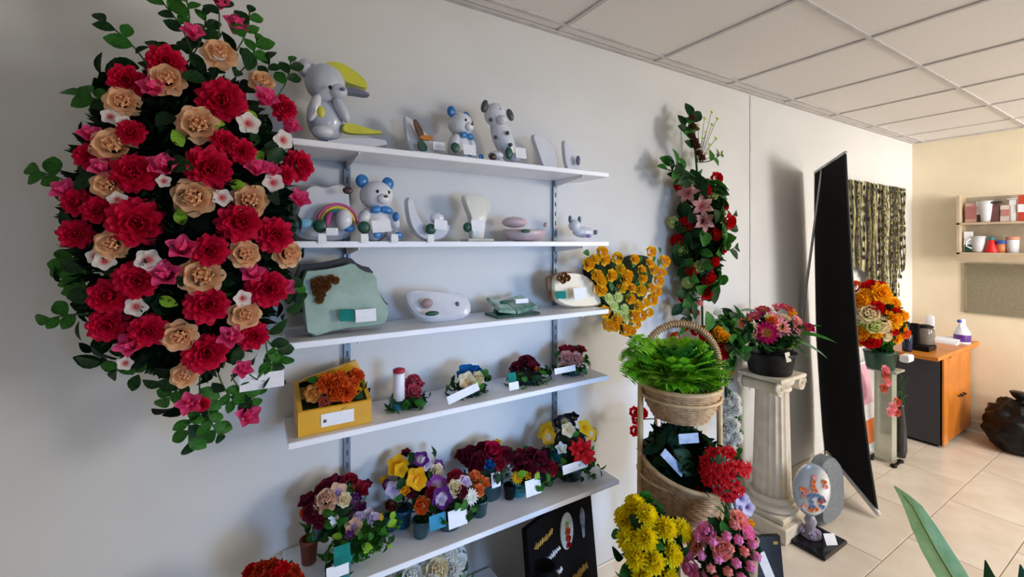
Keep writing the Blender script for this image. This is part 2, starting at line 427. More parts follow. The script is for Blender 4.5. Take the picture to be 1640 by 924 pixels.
def filler(root, C, R, n, size, m, seed=2, core=.62, name='foliage_filler'):
    """dark moss core bristling with small leaf blades, nobody could count them"""
    rg = random.Random(seed); mb = MB(); base = root.location
    c = C - base; mb.ball(c, tuple(r * core for r in R), 14, 9)
    for i in range(n):
        u = Vector((rg.gauss(0, 1), rg.gauss(0, 1), rg.gauss(0, 1))).normalized()
        if u.y > .7: u.y = -u.y
        p = Vector([c[j] + u[j] * R[j] * core for j in range(3)])
        nn = Vector([u[j] / R[j] for j in range(3)]).normalized(); t = nn.cross(Vector((rg.gauss(0, 1), rg.gauss(0, 1), 1))).normalized()
        L = size * rg.uniform(.6, 1.3); e = p + nn * L * .8 + t * L * rg.uniform(-.6, .6); w = t * L * .22; mid = (p + e) / 2
        k = len(mb.v); mb.v += [p, mid + w, e, mid - w]; mb.f.append((k, k + 1, k + 2, k + 3))
    return part(name, mb, m, root, False, kind='stuff')
def sprig(root, p0, p1, size, mats, n=6, seed=3, nrm=(0, -1, 0.2), kind='oval', stem=.0018):
    rg = random.Random(seed); base = root.location; a = p0 - base; bb = p1 - base; L = (bb - a)
    perp = L.cross(Vector(nrm)).normalized()
    pts = [a + L * (k / 5) + perp * math.sin(k / 5 * PI) * L.length * .06 for k in range(6)]
    part('stem', MB().tube(pts, stem, 5), stem_m, root)
    for k in range(n):
        s_ = .35 + .65 * (k + .5) / n; p = a + L * s_ + perp * math.sin(s_ * PI) * L.length * .06
        sd = 1 if k % 2 else -1
        d = (L.normalized() * .7 + perp * sd * .8 + Vector(nrm) * rg.uniform(-.1, .5)).normalized() if k < n - 1 else L.normalized()
        link('leaf', leaf_me(rg.choice(mats), kind), root, p, q_leaf(d, (Vector(nrm) + perp * rg.uniform(-.5, .5)).normalized()), size * rg.uniform(.75, 1.15))
def card(root, px, py, w, h, Y, m=None, name='card', tilt=0., label=None, yaw=0.):
    p = at(px, py, Y=Y) - root.location
    k = depth(p + root.location) / FPX
    o = part(name, MB().box((0, 0, 0), (w * k, .0016, h * k)), m or card_m, root, False, loc=p, label=label)
    o.rotation_euler = (math.radians(-12), tilt, yaw); return o

TL = M('teal paper label', '128078', .85, '0e6c66', 30)
# ------------------------------------------------------------------ helpers for the goods on the shelves
def poly_at(root, pts, Y, drop=True):
    P = [at(px, py, Y=Y) - root.location for px, py in pts]; out = [(p.x, p.z) for p in P]
    if drop:
        mz = min(z for _, z in out); out = [(x, z - mz) for x, z in out]
    return out
def smooth_poly(pts, it=2):
    for _ in range(it):
        o = []
        for i in range(len(pts)):
            a, b = pts[i], pts[(i + 1) % len(pts)]
            o += [(a[0] * .75 + b[0] * .25, a[1] * .75 + b[1] * .25), (a[0] * .25 + b[0] * .75, a[1] * .25 + b[1] * .75)]
        pts = o
    mz = min(z for _, z in pts)
    return [(x, z - mz) for x, z in pts]
def slab(root, name, pts, Y, t, m, lean=0., inset=.06, drop=True, it=2, yoff=0., label=None, smooth=True):
    po = poly_at(root, pts, Y, drop)
    if it:
        z0 = min(z for _, z in po); po = smooth_poly(po, it); po = [(x, z + (0 if drop else z0)) for x, z in po]
    o = part(name, MB().prism(po, t, None, inset), m, root, smooth, loc=(0, (Y - root.location.y) + t * .5 + yoff, 0), label=label)
    o.rotation_euler = (-lean, 0, 0); return sharp(o, 40)
def ballpx(root, name, px, py, Y, rx, rz, m, ry=None, label=None, rot=0.):
    p = at(px, py, Y=Y); k = depth(p) / FPX
    mb = MB().ball((0, 0, 0), (rx * k, (ry if ry is not None else min(rx, rz)) * k, rz * k))
    o = part(name, mb, m, root, loc=p - root.location, label=label); o.rotation_euler = (0, rot, 0); return o
def easel(root, w=.03, h=.05): return part('prop', MB().prism([(-w / 2, 0), (w / 2, 0), (0, h)], .05, Matrix.Translation((0, .045, 0))), white_c, root, False)
def arr(name, label, cat, bpx, Y, z, c, r, fl, nl=10, ls=.03, lm=(L_dark, L_mid), pots=(), cards=(), group=None, seed=1, fn=120, kind='oval', face=.5, ry=.7, floorz=None):
    root = thing(name, label, cat, onz(bpx, Y, z), group)
    C = at(c[0], c[1], Y=Y); k = depth(C) / FPX; R = (r[0] * k, max(r) * k * ry, r[1] * k)
    if C.y + R[1] > WY - .01: R = (R[0], WY - .01 - C.y, R[2])
    filler(root, C, R, fn, ls * .7, oasis_m if L_fern not in lm else L_mid, seed)
    put_flowers(root, C, R, fl, seed, face); put_leaves(root, C, R, nl, ls, lm, kind, seed)
    for (px, hw, top, m) in pots:
        b = onz(px, Y, 0) - root.location; b.z = 0; h = top
        part('pot', MB().lathe([(hw * k * .72, 0), (hw * k * .8, .002), (hw * k, h * .85), (hw * k * 1.08, h * .86), (hw * k * 1.08, h), (hw * k * .85, h), (hw * k * .8, h * .8)], 18), m, root, loc=b)
    for (px, py, w, h, dy, m) in cards: card(root, px, py, w, h, Y - dy, m)
    return root

# ------------------------------------------------------------------ the great spray on the wall, left
base = Vector((-.1, WY, 1.55))
t = thing('wall_spray', 'huge hanging spray of crimson, pink and peach artificial flowers left of the shelves', 'flower spray', base)
C = Vector((-.105, 1.30, 1.60)); R = (.25, .17, .47)
filler(t, C, R, 2600, .06, M('deep green foliage', '14301a', .6, '0c1c0e', 20), 5, .7)
part('hanger', MB().tube([(0, 0, .1), (0, -.03, .1), (0, -.06, .06)], .004, 6), steel_m, t)
Rr, Pp, Kk, Ww = ('carn', P_red), ('rose', P_peach), ('bud', P_pink), ('pansy', P_wht)
S = '''K353,2,14 K379,39,18 K309,51,16 P352,84,23 R266,99,29 P266,125,24 R202,129,27 K243,140,18 P196,162,22 R354,160,37 P420,129,18 K426,156,18
R457,172,22 K465,201,16 P317,199,27 W399,197,20 W455,224,18 K145,215,16 R208,211,22 P180,232,27 R141,250,22 R360,226,20 R387,242,22 R336,269,38
R213,275,35 K260,265,21 K165,269,18 P172,296,20 K410,269,17 K434,271,14 R482,265,27 R457,281,17 K480,318,16 P309,316,28 P400,320,25 W438,292,18
W356,316,16 W188,320,15 K104,304,18 R122,324,24 R157,335,25 R120,375,25 R217,357,41 R385,356,35 R441,377,31 P178,391,22 K291,397,20 R336,402,29
P393,406,21 P463,406,21 W237,416,20 W167,418,17 K264,439,21 P324,441,29 K404,437,17 R217,449,32 R173,474,31 R428,463,33 K455,460,16 R332,488,33
W389,478,15 P393,504,22 R171,521,29 W217,492,18 R237,531,28 K208,552,19 P286,539,23 K369,539,18 R406,539,25 R330,566,33 K389,591,14 P295,601,18
W200,582,13 K303,646,17 R324,648,12 K397,665,18 W176,186,14 W198,196,13 W262,290,12 W152,410,14'''
fl = []
for w in S.split():
    a = w[1:].split(','); k, m = {'R': Rr, 'P': Pp, 'K': Kk, 'W': Ww}[w[0]]; fl.append((int(a[0]), int(a[1]), int(a[2]), k, m))
put_flowers(t, C, R, fl, 3, .62)
put_leaves(t, C, (R[0] * .98, R[1] * .95, R[2]), 150, .05, (L_dark, L_dark, M('deepest green leaf', '0f2c14', .5, '0a200e', 6)), 'oval', 6)
for i, (a, b, n) in enumerate([((240, 110), (160, 30), 4), ((205, 180), (122, 152), 5), ((310, 90), (250, -8), 6), ((300, 60), (290, -25), 5), ((350, 60), (335, -30), 5), ((372, 90), (400, 15), 5),
        ((380, 120), (412, 62), 5), ((415, 140), (432, 90), 4), ((440, 160), (466, 96), 5), ((120, 300), (58, 275), 4), ((160, 425), (103, 442), 4),
        ((160, 480), (100, 440), 5), ((155, 505), (74, 512), 4), ((215, 560), (184, 600), 3), ((230, 550), (246, 592), 4), ((320, 600), (268, 640), 5),
        ((300, 600), (275, 612), 4), ((318, 630), (304, 712), 6), ((332, 640), (352, 698), 5), ((350, 600), (388, 652), 6), ((400, 600), (432, 612), 4), ((425, 540), (448, 605), 5), ((420, 530), (458, 572), 5),
        ((370, 600), (408, 640), 5), ((322, 590), (332, 668), 6), ((450, 440), (480, 470), 4), ((300, 100), (330, 20), 6), ((140, 470), (105, 415), 4)]):
    sprig(t, at(a[0], a[1], Y=1.24), at(b[0], b[1], Y=1.29), .042, (L_dark, L_mid, L_mid), n, i)
card(t, 420, 610, 62, 25, 1.26, None, 'card')
for q, (px, py) in enumerate([(330, 190), (290, 230), (430, 240), (370, 290), (290, 360), (350, 430), (250, 480), (380, 520), (240, 330), (400, 170)]):
    p, n = ell_hit(C, R, px, py); link('leaf', leaf_me(L_lite, 'oval'), t, p - base - n * .02, q_leaf((math.cos(q * 2), -.4, math.sin(q * 2)), n), .036)

# ------------------------------------------------------------------ top shelf
z = SZ[0]
Y = 1.40
def bear(label, px, base_z, s, bodym, earm, bow=None, group=None, ears=(-.26, .26), dz=0, yaw=.45):
    root = thing('ceramic_bear', label, 'figurine', onz(px, Y, base_z), group, rz=0)
    Rm = Matrix.Rotation(yaw, 4, 'Z') @ Matrix.Scale(s, 4)
    def B(name, c, r, m, rot=None, **k):
        mm = Rm @ Matrix.Translation(c) @ (rot if rot is not None else Matrix.Identity(4))
        return part(name, MB().ball((0, 0, 0), r, 14, 9, mm), m, root, **k)
    B('body', (0, 0, .27), (.24, .2, .28), bodym); B('head', (0, -.04, .68), (.25, .22, .22), bodym)
    B('muzzle', (0, -.24, .62), (.1, .07, .08), bodym); B('nose', (0, -.315, .65), (.03, .02, .022), M('brown glaze', '6a4a48', .3))
    for k in (-1, 1):
        B('ear', (ears[1] * k * .8, .0, .88), (.1, .06, .1), earm); B('eye', (.09 * k, -.235, .72), (.022, .015, .026), black_m)
        B('arm', (.24 * k, -.1, .33), (.08, .09, .16), bodym, Matrix.Rotation(-.5 * k, 4, 'Y')); B('leg', (.17 * k, -.24, .085), (.1, .16, .085), bodym)
        B('foot_pad', (.17 * k, -.385, .09), (.06, .02, .055), earm)
    if bow is not None:
        for k in (-1, 1): B('bow_loop', (.09 * k, -.2, .46), (.09, .04, .055), bow, Matrix.Rotation(.25 * k, 4, 'Y'))
        B('bow_knot', (0, -.22, .46), (.03, .03, .035), bow)
    return root
grey_c = M('pale grey glazed ceramic', 'c6ccd8', .3, 'b8bfcd', 9, coat=.3)
yel_c = M('yellow green glaze', 'd3d24a', .3, 'c2c03c', 9)
slate_c = M('slate grey glaze', '6c7088', .4)  # dark glaze of noses, cap brim, ears and small reliefs
blue_c = M('blue glaze', '2a7cc0', .3, '2068a8', 12)
green_c = M('deep green glaze', '15553f', .4, '104431', 12)
brown_c = M('brown glaze', '6d4a30', .4, '54351f', 25)
t = thing('ceramic_bear', 'large white bear in a yellow cap holding a yellow bar, left end of top shelf', 'figurine', onz(545, Y, z))
ballpx(t, 'body', 522, 192, Y, 29, 36, grey_c, 24); ballpx(t, 'head', 521, 134, Y - .02, 31, 31, grey_c, 26)
ballpx(t, 'ear', 491, 110, Y - .01, 15, 16, grey_c, 8); ballpx(t, 'ear_hollow', 491, 110, Y - .028, 9, 10, white_c, 4)
ballpx(t, 'muzzle', 541, 146, Y - .05, 15, 12, grey_c, 12); ballpx(t, 'nose', 549, 143, Y - .075, 4, 3, slate_c, 3)
ballpx(t, 'eye', 529, 140, Y - .075, 3, 3.4, black_m, 2); ballpx(t, 'arm', 503, 172, Y - .04, 9, 24, white_c, 10, rot=.3)
ballpx(t, 'arm', 547, 176, Y - .04, 9, 22, grey_c, 10, rot=-.5); ballpx(t, 'leg', 517, 211, Y - .05, 17, 10, white_c, 14)
ballpx(t, 'badge', 514, 179, Y - .075, 6, 9, yel_c, 3)
slab(t, 'cap', [(508, 112), (520, 101), (545, 103), (570, 119), (586, 134), (588, 146), (566, 141), (545, 132), (528, 117)], Y - .0, .05, yel_c, drop=False)
slab(t, 'cap_brim', [(538, 142), (560, 140), (592, 150), (590, 155), (560, 150), (540, 149)], Y - .03, .03, slate_c, drop=False)
slab(t, 'yellow_bar', [(547, 196), (565, 196), (590, 205), (612, 209), (612, 213), (547, 213)], Y - .03, .022, yel_c, drop=False)
slab(t, 'plinth', [(520, 212), (612, 212), (618, 226), (515, 226)], Y, .09, white_c, 0, .05, it=1, yoff=0)
t = thing('sail_plaque', 'white curved plaque with a brown and orange giraffe, second item on top shelf', 'plaque', onz(672, Y, z))
slab(t, 'plate', [(647, 176), (656, 178), (672, 196), (692, 214), (700, 246), (655, 246)], Y, .018, white_c, .12)
slab(t, 'giraffe_neck', [(661, 190), (667, 189), (680, 212), (676, 222), (668, 214)], Y - .02, .008, brown_c, drop=False, it=1)
slab(t, 'giraffe_body', [(671, 216), (693, 217), (692, 226), (673, 224)], Y - .024, .01, M('orange glaze', 'c4761c', .4), drop=False, it=1)
slab(t, 'leaf_relief', [(668, 226), (676, 221), (687, 240), (672, 242)], Y - .03, .008, green_c, drop=False, it=1)
card(t, 703, 234, 20, 14, Y - .05)
part('foot', MB().bevbox((.01, -.02, .006), (.1, .075, .012), .003), white_c, t, False)
t = bear('small white bear with blue ears and blue bow on the top shelf', 735, z, .19, white_c, blue_c, blue_c)
card(t, 752, 240, 22, 17, Y - .09); ballpx(t, 'leaf_relief', 729, 236, Y - .09, 8, 8, green_c, 3)
t = thing('ceramic_dalmatian', 'white ceramic dog with black spots and dark ears, right half of top shelf', 'figurine', onz(800, Y, z))
ballpx(t, 'body', 806, 224, Y, 17, 40, white_c, 15, rot=-.45); ballpx(t, 'head', 793, 184, Y - .015, 19, 19, white_c, 15); ballpx(t, 'muzzle', 803, 192, Y - .045, 9, 8, white_c, 9)
ballpx(t, 'ear', 776, 170, Y - .02, 6, 11, M('dark grey glaze', '4c4c54', .4), 4, rot=.3); ballpx(t, 'ear', 817, 184, Y - .02, 6, 10, M('dark grey glaze', '4c4c54', .4), 4, rot=-.4)
ballpx(t, 'leg', 794, 249, Y - .05, 13, 7, white_c, 12); ballpx(t, 'leg', 822, 252, Y - .04, 13, 7, white_c, 12); ballpx(t, 'paw', 789, 251, Y - .075, 7, 6, M('dark brown glaze', '3f2426', .4), 4)
for (px, py) in ((794, 220), (813, 213), (800, 176), (786, 192), (818, 232)): ballpx(t, 'spot', px, py, Y - .04, 3.4, 3.4, M('dark grey glaze', '4c4c54', .4), 3)
ballpx(t, 'leaf_relief', 815, 245, Y - .06, 7, 10, green_c, 3); card(t, 834, 245, 20, 18, Y - .07)
t = thing('wing_plaque', 'plain white curved wing plaque standing beside the spotted dog', 'plaque', onz(872, Y, z))
slab(t, 'plate', [(853, 206), (862, 205), (878, 215), (890, 232), (893, 266), (870, 266), (862, 235)], Y, .02, white_c, .1); part('foot', MB().bevbox((.01, -.01, .005), (.08, .06, .01), .003), white_c, t, False)
t = thing('small_plaque', 'smallest white pointed plaque at the right end of the top shelf', 'plaque', onz(918, Y, z))
slab(t, 'plate', [(903, 213), (909, 214), (922, 236), (930, 268), (906, 268)], Y, .018, white_c, .1); ballpx(t, 'leaf_relief', 926, 257, Y - .02, 4, 8, slate_c, 3)
part('foot', MB().bevbox((.01, -.01, .005), (.07, .05, .01), .003), white_c, t, False)

# ------------------------------------------------------------------ second shelf
z = SZ[1]
t = thing('cloud_figurine', 'white cloud shaped bear figurine under a small rainbow, left end of second shelf', 'figurine', onz(518, Y, z))
slab(t, 'cloud', [(476, 378), (468, 345), (478, 318), (484, 294), (500, 286), (520, 293), (540, 284), (558, 294), (560, 320), (566, 350), (560, 378)], Y, .04, white_c, .05, .12)
for q, (c, rr) in enumerate((('c94a86', 30), ('e3c62a', 25), ('2aa0a8', 20), ('6f86d8', 15))):
    p = at(541, 357, Y=Y - .045) - t.location; k = depth(p + t.location) / FPX
    part('rainbow_band', MB().tube([(p.x + rr * k * math.cos(a), p.y, p.z + rr * k * math.sin(a)) for a in [PI * (j / 14) for j in range(15)]], 2.3 * k, 6), M('rainbow %d glaze' % q, c, .35), t)
ballpx(t, 'egg', 551, 352, Y - .07, 13, 17, white_c, 11); ballpx(t, 'base_flower', 488, 358, Y - .05, 14, 8, M('sky blue glaze', '7ec0dc', .3), 5)
ballpx(t, 'leaf_relief', 513, 362, Y - .06, 11, 11, green_c, 5); ballpx(t, 'base_flower', 559, 366, Y - .075, 9, 6, blue_c, 4); ballpx(t, 'ear', 557, 305, Y - .05, 8, 6, M('dark brown glaze', '3f2426', .4), 3)
ballpx(t, 'base_flower', 526, 352, Y - .06, 5, 14, M('rainbow 0 glaze', 'c94a86', .35), 3, rot=.3)
card(t, 532, 371, 18, 12, Y - .08)
t = bear('white bear with blue ears, blue bow and paws in the middle of the second shelf', 601, z, .21, white_c, blue_c, blue_c, yaw=.25)
card(t, 611, 362, 30, 20, Y - .1, tilt=-.1); ballpx(t, 'leaf_relief', 583, 364, Y - .09, 10, 10, green_c, 4); ballpx(t, 'cuff', 634, 347, Y - .03, 5, 8, blue_c, 5); ballpx(t, 'cuff', 580, 346, Y - .03, 5, 8, blue_c, 5)
t = thing('crescent_plaque', 'white crescent moon plaque with a green leaf beside the blue eared bear', 'plaque', onz(685, Y, z))
slab(t, 'crescent', [(650, 310), (659, 312), (664, 335), (676, 356), (698, 364), (722, 352), (716, 372), (700, 381), (678, 381), (660, 365), (652, 340)], Y, .03, white_c, .06)
ballpx(t, 'leaf_relief', 690, 367, Y - .03, 9, 9, green_c, 4); card(t, 706, 360, 22, 16, Y - .04, tilt=.1); ballpx(t, 'petal_relief', 700, 350, Y - .02, 12, 9, white_c, 5)
t = thing('fan_figurine', 'white fan topped ornament with a small card on the second shelf', 'figurine', onz(762, Y, z))
slab(t, 'fan', [(741, 306), (752, 303), (770, 304), (785, 312), (787, 330), (778, 344), (775, 380), (752, 380), (754, 345), (746, 325)], Y, .025, warm_c, .06, .15)
ballpx(t, 'leaf_relief', 749, 364, Y - .035, 8, 8, green_c, 4); card(t, 765, 361, 22, 18, Y - .045); part('foot', MB().bevbox((0, -.01, .005), (.1, .07, .01), .003), warm_c, t, False)
t = thing('oval_dish', 'low pinkish ceramic dish lying on the second shelf', 'dish', onz(840, Y, z))
pink_c = M('pinkish ceramic', 'd0bcc0', .35, 'bfa9ae', 9)
part('bowl', MB().lathe([(.03, 0), (.07, .006), (.088, .04), (.08, .045), (.055, .03), (.0, .024)], 28, (0, 0, 0), None, 1.05, .75), pink_c, t)
ballpx(t, 'lid', 824, 356, Y - .0, 22, 9, pink_c, 16); ballpx(t, 'leaf_relief', 842, 370, Y - .07, 9, 3, green_c, 3); ballpx(t, 'knob', 874, 360, Y - .03, 4, 4, pink_c, 4)
t = thing('reclining_figurine', 'tiny white reclining figurine at the right end of the second shelf', 'figurine', onz(930, Y, z))
ballpx(t, 'body', 935, 372, Y, 22, 9, white_c, 10); ballpx(t, 'head', 920, 361, Y - .01, 10, 10, white_c, 9); ballpx(t, 'ear', 913, 351, Y - .01, 3, 6, slate_c, 3); ballpx(t, 'ear', 928, 352, Y - .01, 3, 6, slate_c, 3)
ballpx(t, 'foot_pad', 943, 378, Y - .04, 5, 3, M('lilac glaze', 'a58fd0', .4), 4); ballpx(t, 'foot_pad', 954, 372, Y - .02, 4, 4, slate_c, 3)
for i, px in enumerate((516, 584, 632, 690)):
    p = at(px, 384, Y=WY - SD[1] - .0065)
    tg = thing('price_tag', ['white price tag on shelf edge under the rainbow cloud', 'white price tag on shelf edge left below the blue eared bear', 'white price tag on shelf edge right below the blue eared bear', 'white price tag on shelf edge under the crescent plaque'][i], 'price tag', p)
    part('holder', MB().box((0, .001, 0), (.022, .003, .018)), M('clear tag plastic', 'dfe6ee', .15), tg, False); part('paper', MB().box((0, -.001, .004), (.02, .001, .026)), card_m, tg, False)

# ------------------------------------------------------------------ third shelf
z = SZ[2]
slate_g = M('pale green stone', 'a3b9ae', .5, '8ca699', 14, .3); rim_m = M('dark bronze rim', '2c2724', .5, '1c1816', 30, .3)
t = thing('slate_plaque', 'large pale green stone plaque with ragged dark rim and brown flower bunch', 'plaque', onz(545, 1.38, z))
OUT = [(480, 432), (512, 430), (545, 424), (563, 418), (577, 432), (600, 437), (601, 460), (610, 480), (619, 489), (614, 513), (603, 518), (540, 523), (489, 538), (484, 500)]
slab(t, 'dark_rim', [(x - 8 + (6 if x > 560 else 0), y - 9) for x, y in OUT[:7]] + [(x + 4, y - 1) for x, y in OUT[7:]] + [(472, 500)], 1.385, .03, rim_m, .10, .02, it=1)
slab(t, 'stone_face', OUT, 1.38, .03, slate_g, .10, .03, it=1, yoff=-.03)
fm_ = [(505, 452), (514, 448), (522, 452), (530, 446), (537, 449), (512, 460), (520, 462), (508, 468), (515, 472), (524, 458), (512, 480), (506, 460)]
for i, (px, py) in enumerate(fm_):
    p = at(px, py, Y=1.34); link('bronze_flower', fmesh('rose', M('bronze petals', '8a5a34', .5, '4a2a1a', mode='petal')), t, p - t.location, q_flower((-.1, -1, .2), i), .011)
slab(t, 'green_label', [(543, 496), (567, 495), (568, 514), (546, 515)], 1.315, .002, TL, .1, 0, drop=False, it=0); card(t, 586, 505, 32, 20, 1.325)
t = thing('book_plaque', 'pale grey rounded plaque with a small rose relief, between slate and green book', 'plaque', onz(700, 1.39, z))
slab(t, 'plate', [(651, 474), (665, 470), (700, 474), (744, 476), (752, 495), (747, 514), (720, 520), (684, 524), (664, 514), (654, 498)], 1.39, .03, white_c, .5, .12, yoff=-.03)
ballpx(t, 'rose_relief', 684, 486, 1.36, 10, 8, M('faded rose glaze', '9c8284', .4), 4); ballpx(t, 'leaf_relief', 692, 502, 1.33, 12, 4, green_c, 4); ballpx(t, 'rim_relief', 733, 487, 1.37, 3, 4, slate_c, 3)
easel(t)
t = thing('open_book_plaque', 'flat green marbled open book plaque lying right of the grey rounded one', 'plaque', onz(818, 1.39, z))
marb = M('green marble', '9fbfa9', .25, '4f7f6c', 22, 0, coat=.4)
k = depth(t.location) / FPX
for s_, w in ((-1, .07), (1, .09)):
    mm = Matrix.Translation((s_ * w / 2 - .01, -.005, .036)) @ Matrix.Rotation(-.18 * s_, 4, 'Y') @ Matrix.Rotation(.3, 4, 'X')
    part('page', MB().bevbox((0, 0, 0), (w, .11, .014), .004, mm), marb, t, False)
part('cover', MB().bevbox((0, -.012, .005), (.18, .1, .01), .003), M('dark green marble', '1f5348', .3, '123a32', 18), t, False)
part('rest', MB().prism([(-.06, 0), (.06, 0), (.04, .05), (-.04, .05)], .02, Matrix.Translation((0, .035, .0))), dteal_m, t, False)
ballpx(t, 'leaf_relief', 808, 484, 1.35, 9, 3, green_c, 3); card(t, 836, 482, 24, 7, 1.35)
t = thing('cream_plaque', 'cream rounded plaque with brown flower and green label, right end of third shelf', 'plaque', onz(920, 1.39, z))
slab(t, 'shadow_edge', [(876, 446), (884, 440), (916, 433), (930, 440), (962, 480), (962, 490), (884, 490)], 1.39, .014, M('tan shadow edge', '8c6a4c', .5), .12, .03, it=1)  # brown slab stands in for the shadow along the plaque's left edge
slab(t, 'plate', [(884, 443), (900, 433), (930, 433), (950, 444), (961, 470), (961, 488), (888, 488)], 1.38, .025, M('cream ceramic', 'e2d8c2', .4, 'd8ccb2', 9), .12, .06)
for i, (px, py) in enumerate(((897, 445), (904, 441), (909, 445), (902, 449))): link('bronze_flower', fmesh('rose', M('bronze petals', '8a5a34', .5, '4a2a1a', mode='petal')), t, at(px, py, Y=1.355) - t.location, q_flower((-.1, -1, .2), i), .013)
slab(t, 'green_label', [(892, 467), (908, 466), (908, 478), (892, 479)], 1.345, .002, TL, .1, 0, drop=False, it=0); card(t, 929, 470, 26, 18, 1.34)

# ------------------------------------------------------------------ fourth shelf
z = SZ[3]
yp = M('yellow glazed planter', 'e0a818', .35, 'd29a10', 9, coat=.3)
t = thing('flower_planter', 'bright yellow ceramic planter box full of orange flowers, left end of fourth shelf', 'planter', onz(535, 1.40, z))
tx0, tx1 = at(476, 690, Y=1.34).x - t.location.x, at(590, 690, Y=1.36).x - t.location.x
w = tx1 - tx0; cx_ = (tx0 + tx1) / 2
b = MB(); b.bevbox((cx_, -.075, .035), (w, .012, .07), .003); b.bevbox((cx_, .045, .06), (w, .012, .12), .003); b.box((cx_, -.015, .006), (w - .01, .12, .012))
for xx_ in (tx0 + .006, tx1 - .006): b.prism([(-.12, 0), (0, 0), (0, .07), (-.12, .12)], .012, Matrix.Translation((xx_ + .006, -.075, 0)) @ Matrix.Rotation(-PI / 2, 4, 'Z') )
part('box', b, yp, t, False)
part('gable', MB().prism([(tx0, .10), (tx0 + .03, .125), (cx_ + .02, .145), (tx1 - .02, .16), (tx1, .12), (tx1, .10)], .012, Matrix.Translation((0, .051, 0))), yp, t, False)
part('soil', MB().box((cx_, -.015, .05), (w - .03, .105, .03)), oasis_m, t, False)
C = at(537, 628, Y=1.38); R = (.09, .055, .06)
filler(t, C, R, 200, .03, L_dark, 3)
put_flowers(t, C, R, [(524, 612, 18, 'carn', P_or), (543, 615, 15, 'rose', P_or), (554, 628, 18, 'carn', P_or), (540, 628, 13, 'rose', P_or), (572, 600, 14, 'carn', P_or), (566, 612, 10, 'bud', P_or), (502, 630, 13, 'rose', M('apricot petals', 'eeb060', .5, 'b8782c', mode='petal')),
    (519, 645, 9, 'rose', M('coral petals', 'd86a58', .5, 'b8402c', mode='petal')), (536, 633, 9, 'rose', P_or), (570, 624, 9, 'bud', P_org2), (545, 602, 10, 'bud', P_or)], 2)
put_leaves(t, C, R, 26, .035, (L_dark, L_mid, L_lite), 'oval', 4)
p = at(541, 669, Y=1.318) - t.location; o = part('card', MB().box((0, 0, 0), (.088, .0016, .036)), card_m, t, False, loc=p)
part('printed_dot', MB().box((0, 0, 0), (.008, .001, .008)), brown_c, t, False, loc=p + Vector((-.034, -.0014, -.002)))

RED_TUBE = M('white candle tube', 'e4e6f2', .4)
t = arr('candle_arrangement', 'small arrangement with a red capped white candle tube and pink roses in teal pot', 'flower arrangement', 648, 1.39, z, (655, 640), (34, 19),
    [(662, 608, 12, 'rose', M('dusty pink petals', 'c8566c', .5, 'a02850', mode='petal')), (663, 627, 13, 'rose', M('dusty pink petals', 'c8566c', .5, 'a02850', mode='petal')), (655, 618, 9, 'bud', P_mag), (672, 616, 8, 'bud', M('dusty pink petals', 'c8566c', .5, 'a02850', mode='petal'))],
    34, .034, (L_dark, L_mid, L_mid), [(637, 13, .035, teal_m), (662, 13, .03, dteal_m)], group=None, seed=11)
p = at(639, 640, Y=1.36) - t.location; k = depth(p + t.location) / FPX
part('candle_tube', MB().lathe([(9 * k, 0), (9 * k, 42 * k), (7.5 * k, 44 * k)], 16), RED_TUBE, t, loc=p); part('candle_cap', MB().lathe([(8 * k, 0), (9.5 * k, 1 * k), (9.5 * k, 6 * k), (4 * k, 8 * k)], 16), M('red cap', 'b0203c', .4), t, loc=p + Vector((0, 0, 43 * k)))
t = arr('pansy_arrangement', 'small arrangement with a blue and cream pansy behind a slanted white card', 'flower arrangement', 752, 1.39, z, (752, 618), (35, 26),
    [(748, 594, 17, 'pansy', P_blue), (738, 598, 9, 'pansy', P_blue), (762, 592, 9, 'bud', P_blue), (748, 609, 16, 'pansy', P_cream), (766, 605, 10, 'rose', P_cream), (762, 617, 8, 'rose', P_green)],
    38, .034, (L_dark, L_mid, L_mid), [(752, 20, .025, dteal_m)], [(742, 630, 56, 13, .075, None)], seed=12)
[o for o in t.children if o.name.startswith('card')][0].rotation_euler = (-.1, -.25, 0)
t = arr('burgundy_arrangement', 'low leafy arrangement with one dark burgundy bloom on the fourth shelf', 'flower arrangement', 845, 1.39, z, (846, 604), (38, 20),
    [(843, 581, 17, 'rose', P_dred), (828, 587, 12, 'rose', P_dred), (855, 588, 10, 'bud', P_dred), (860, 590, 5, 'daisy', P_org2)],
    44, .036, (L_mid, L_mid, L_dark), [(846, 20, .02, dteal_m)], [(820, 604, 15, 14, .06, TL), (823, 618, 18, 12, .07, None)], seed=13)
t = arr('rose_arrangement', 'small arrangement with a dark red and blush flower, right end of fourth shelf', 'flower arrangement', 915, 1.39, z, (915, 584), (30, 23),
    [(916, 562, 15, 'pansy', M('wine petals', '9c1f34', .5, '7a1426', mode='petal')), (904, 560, 10, 'bud', M('wine petals', '9c1f34', .5, '7a1426', mode='petal')), (930, 560, 9, 'bud', M('wine petals', '9c1f34', .5, '7a1426', mode='petal')), (908, 573, 12, 'rose', M('blush petals', 'e6b4b0', .5, 'cf8c8c', mode='petal')), (924, 574, 11, 'rose', M('blush petals', 'e6b4b0', .5, 'cf8c8c', mode='petal'))],
    34, .036, (L_mid, L_dark, L_mid), [(915, 18, .02, dteal_m)], [(905, 592, 42, 9, .065, None)], seed=14)

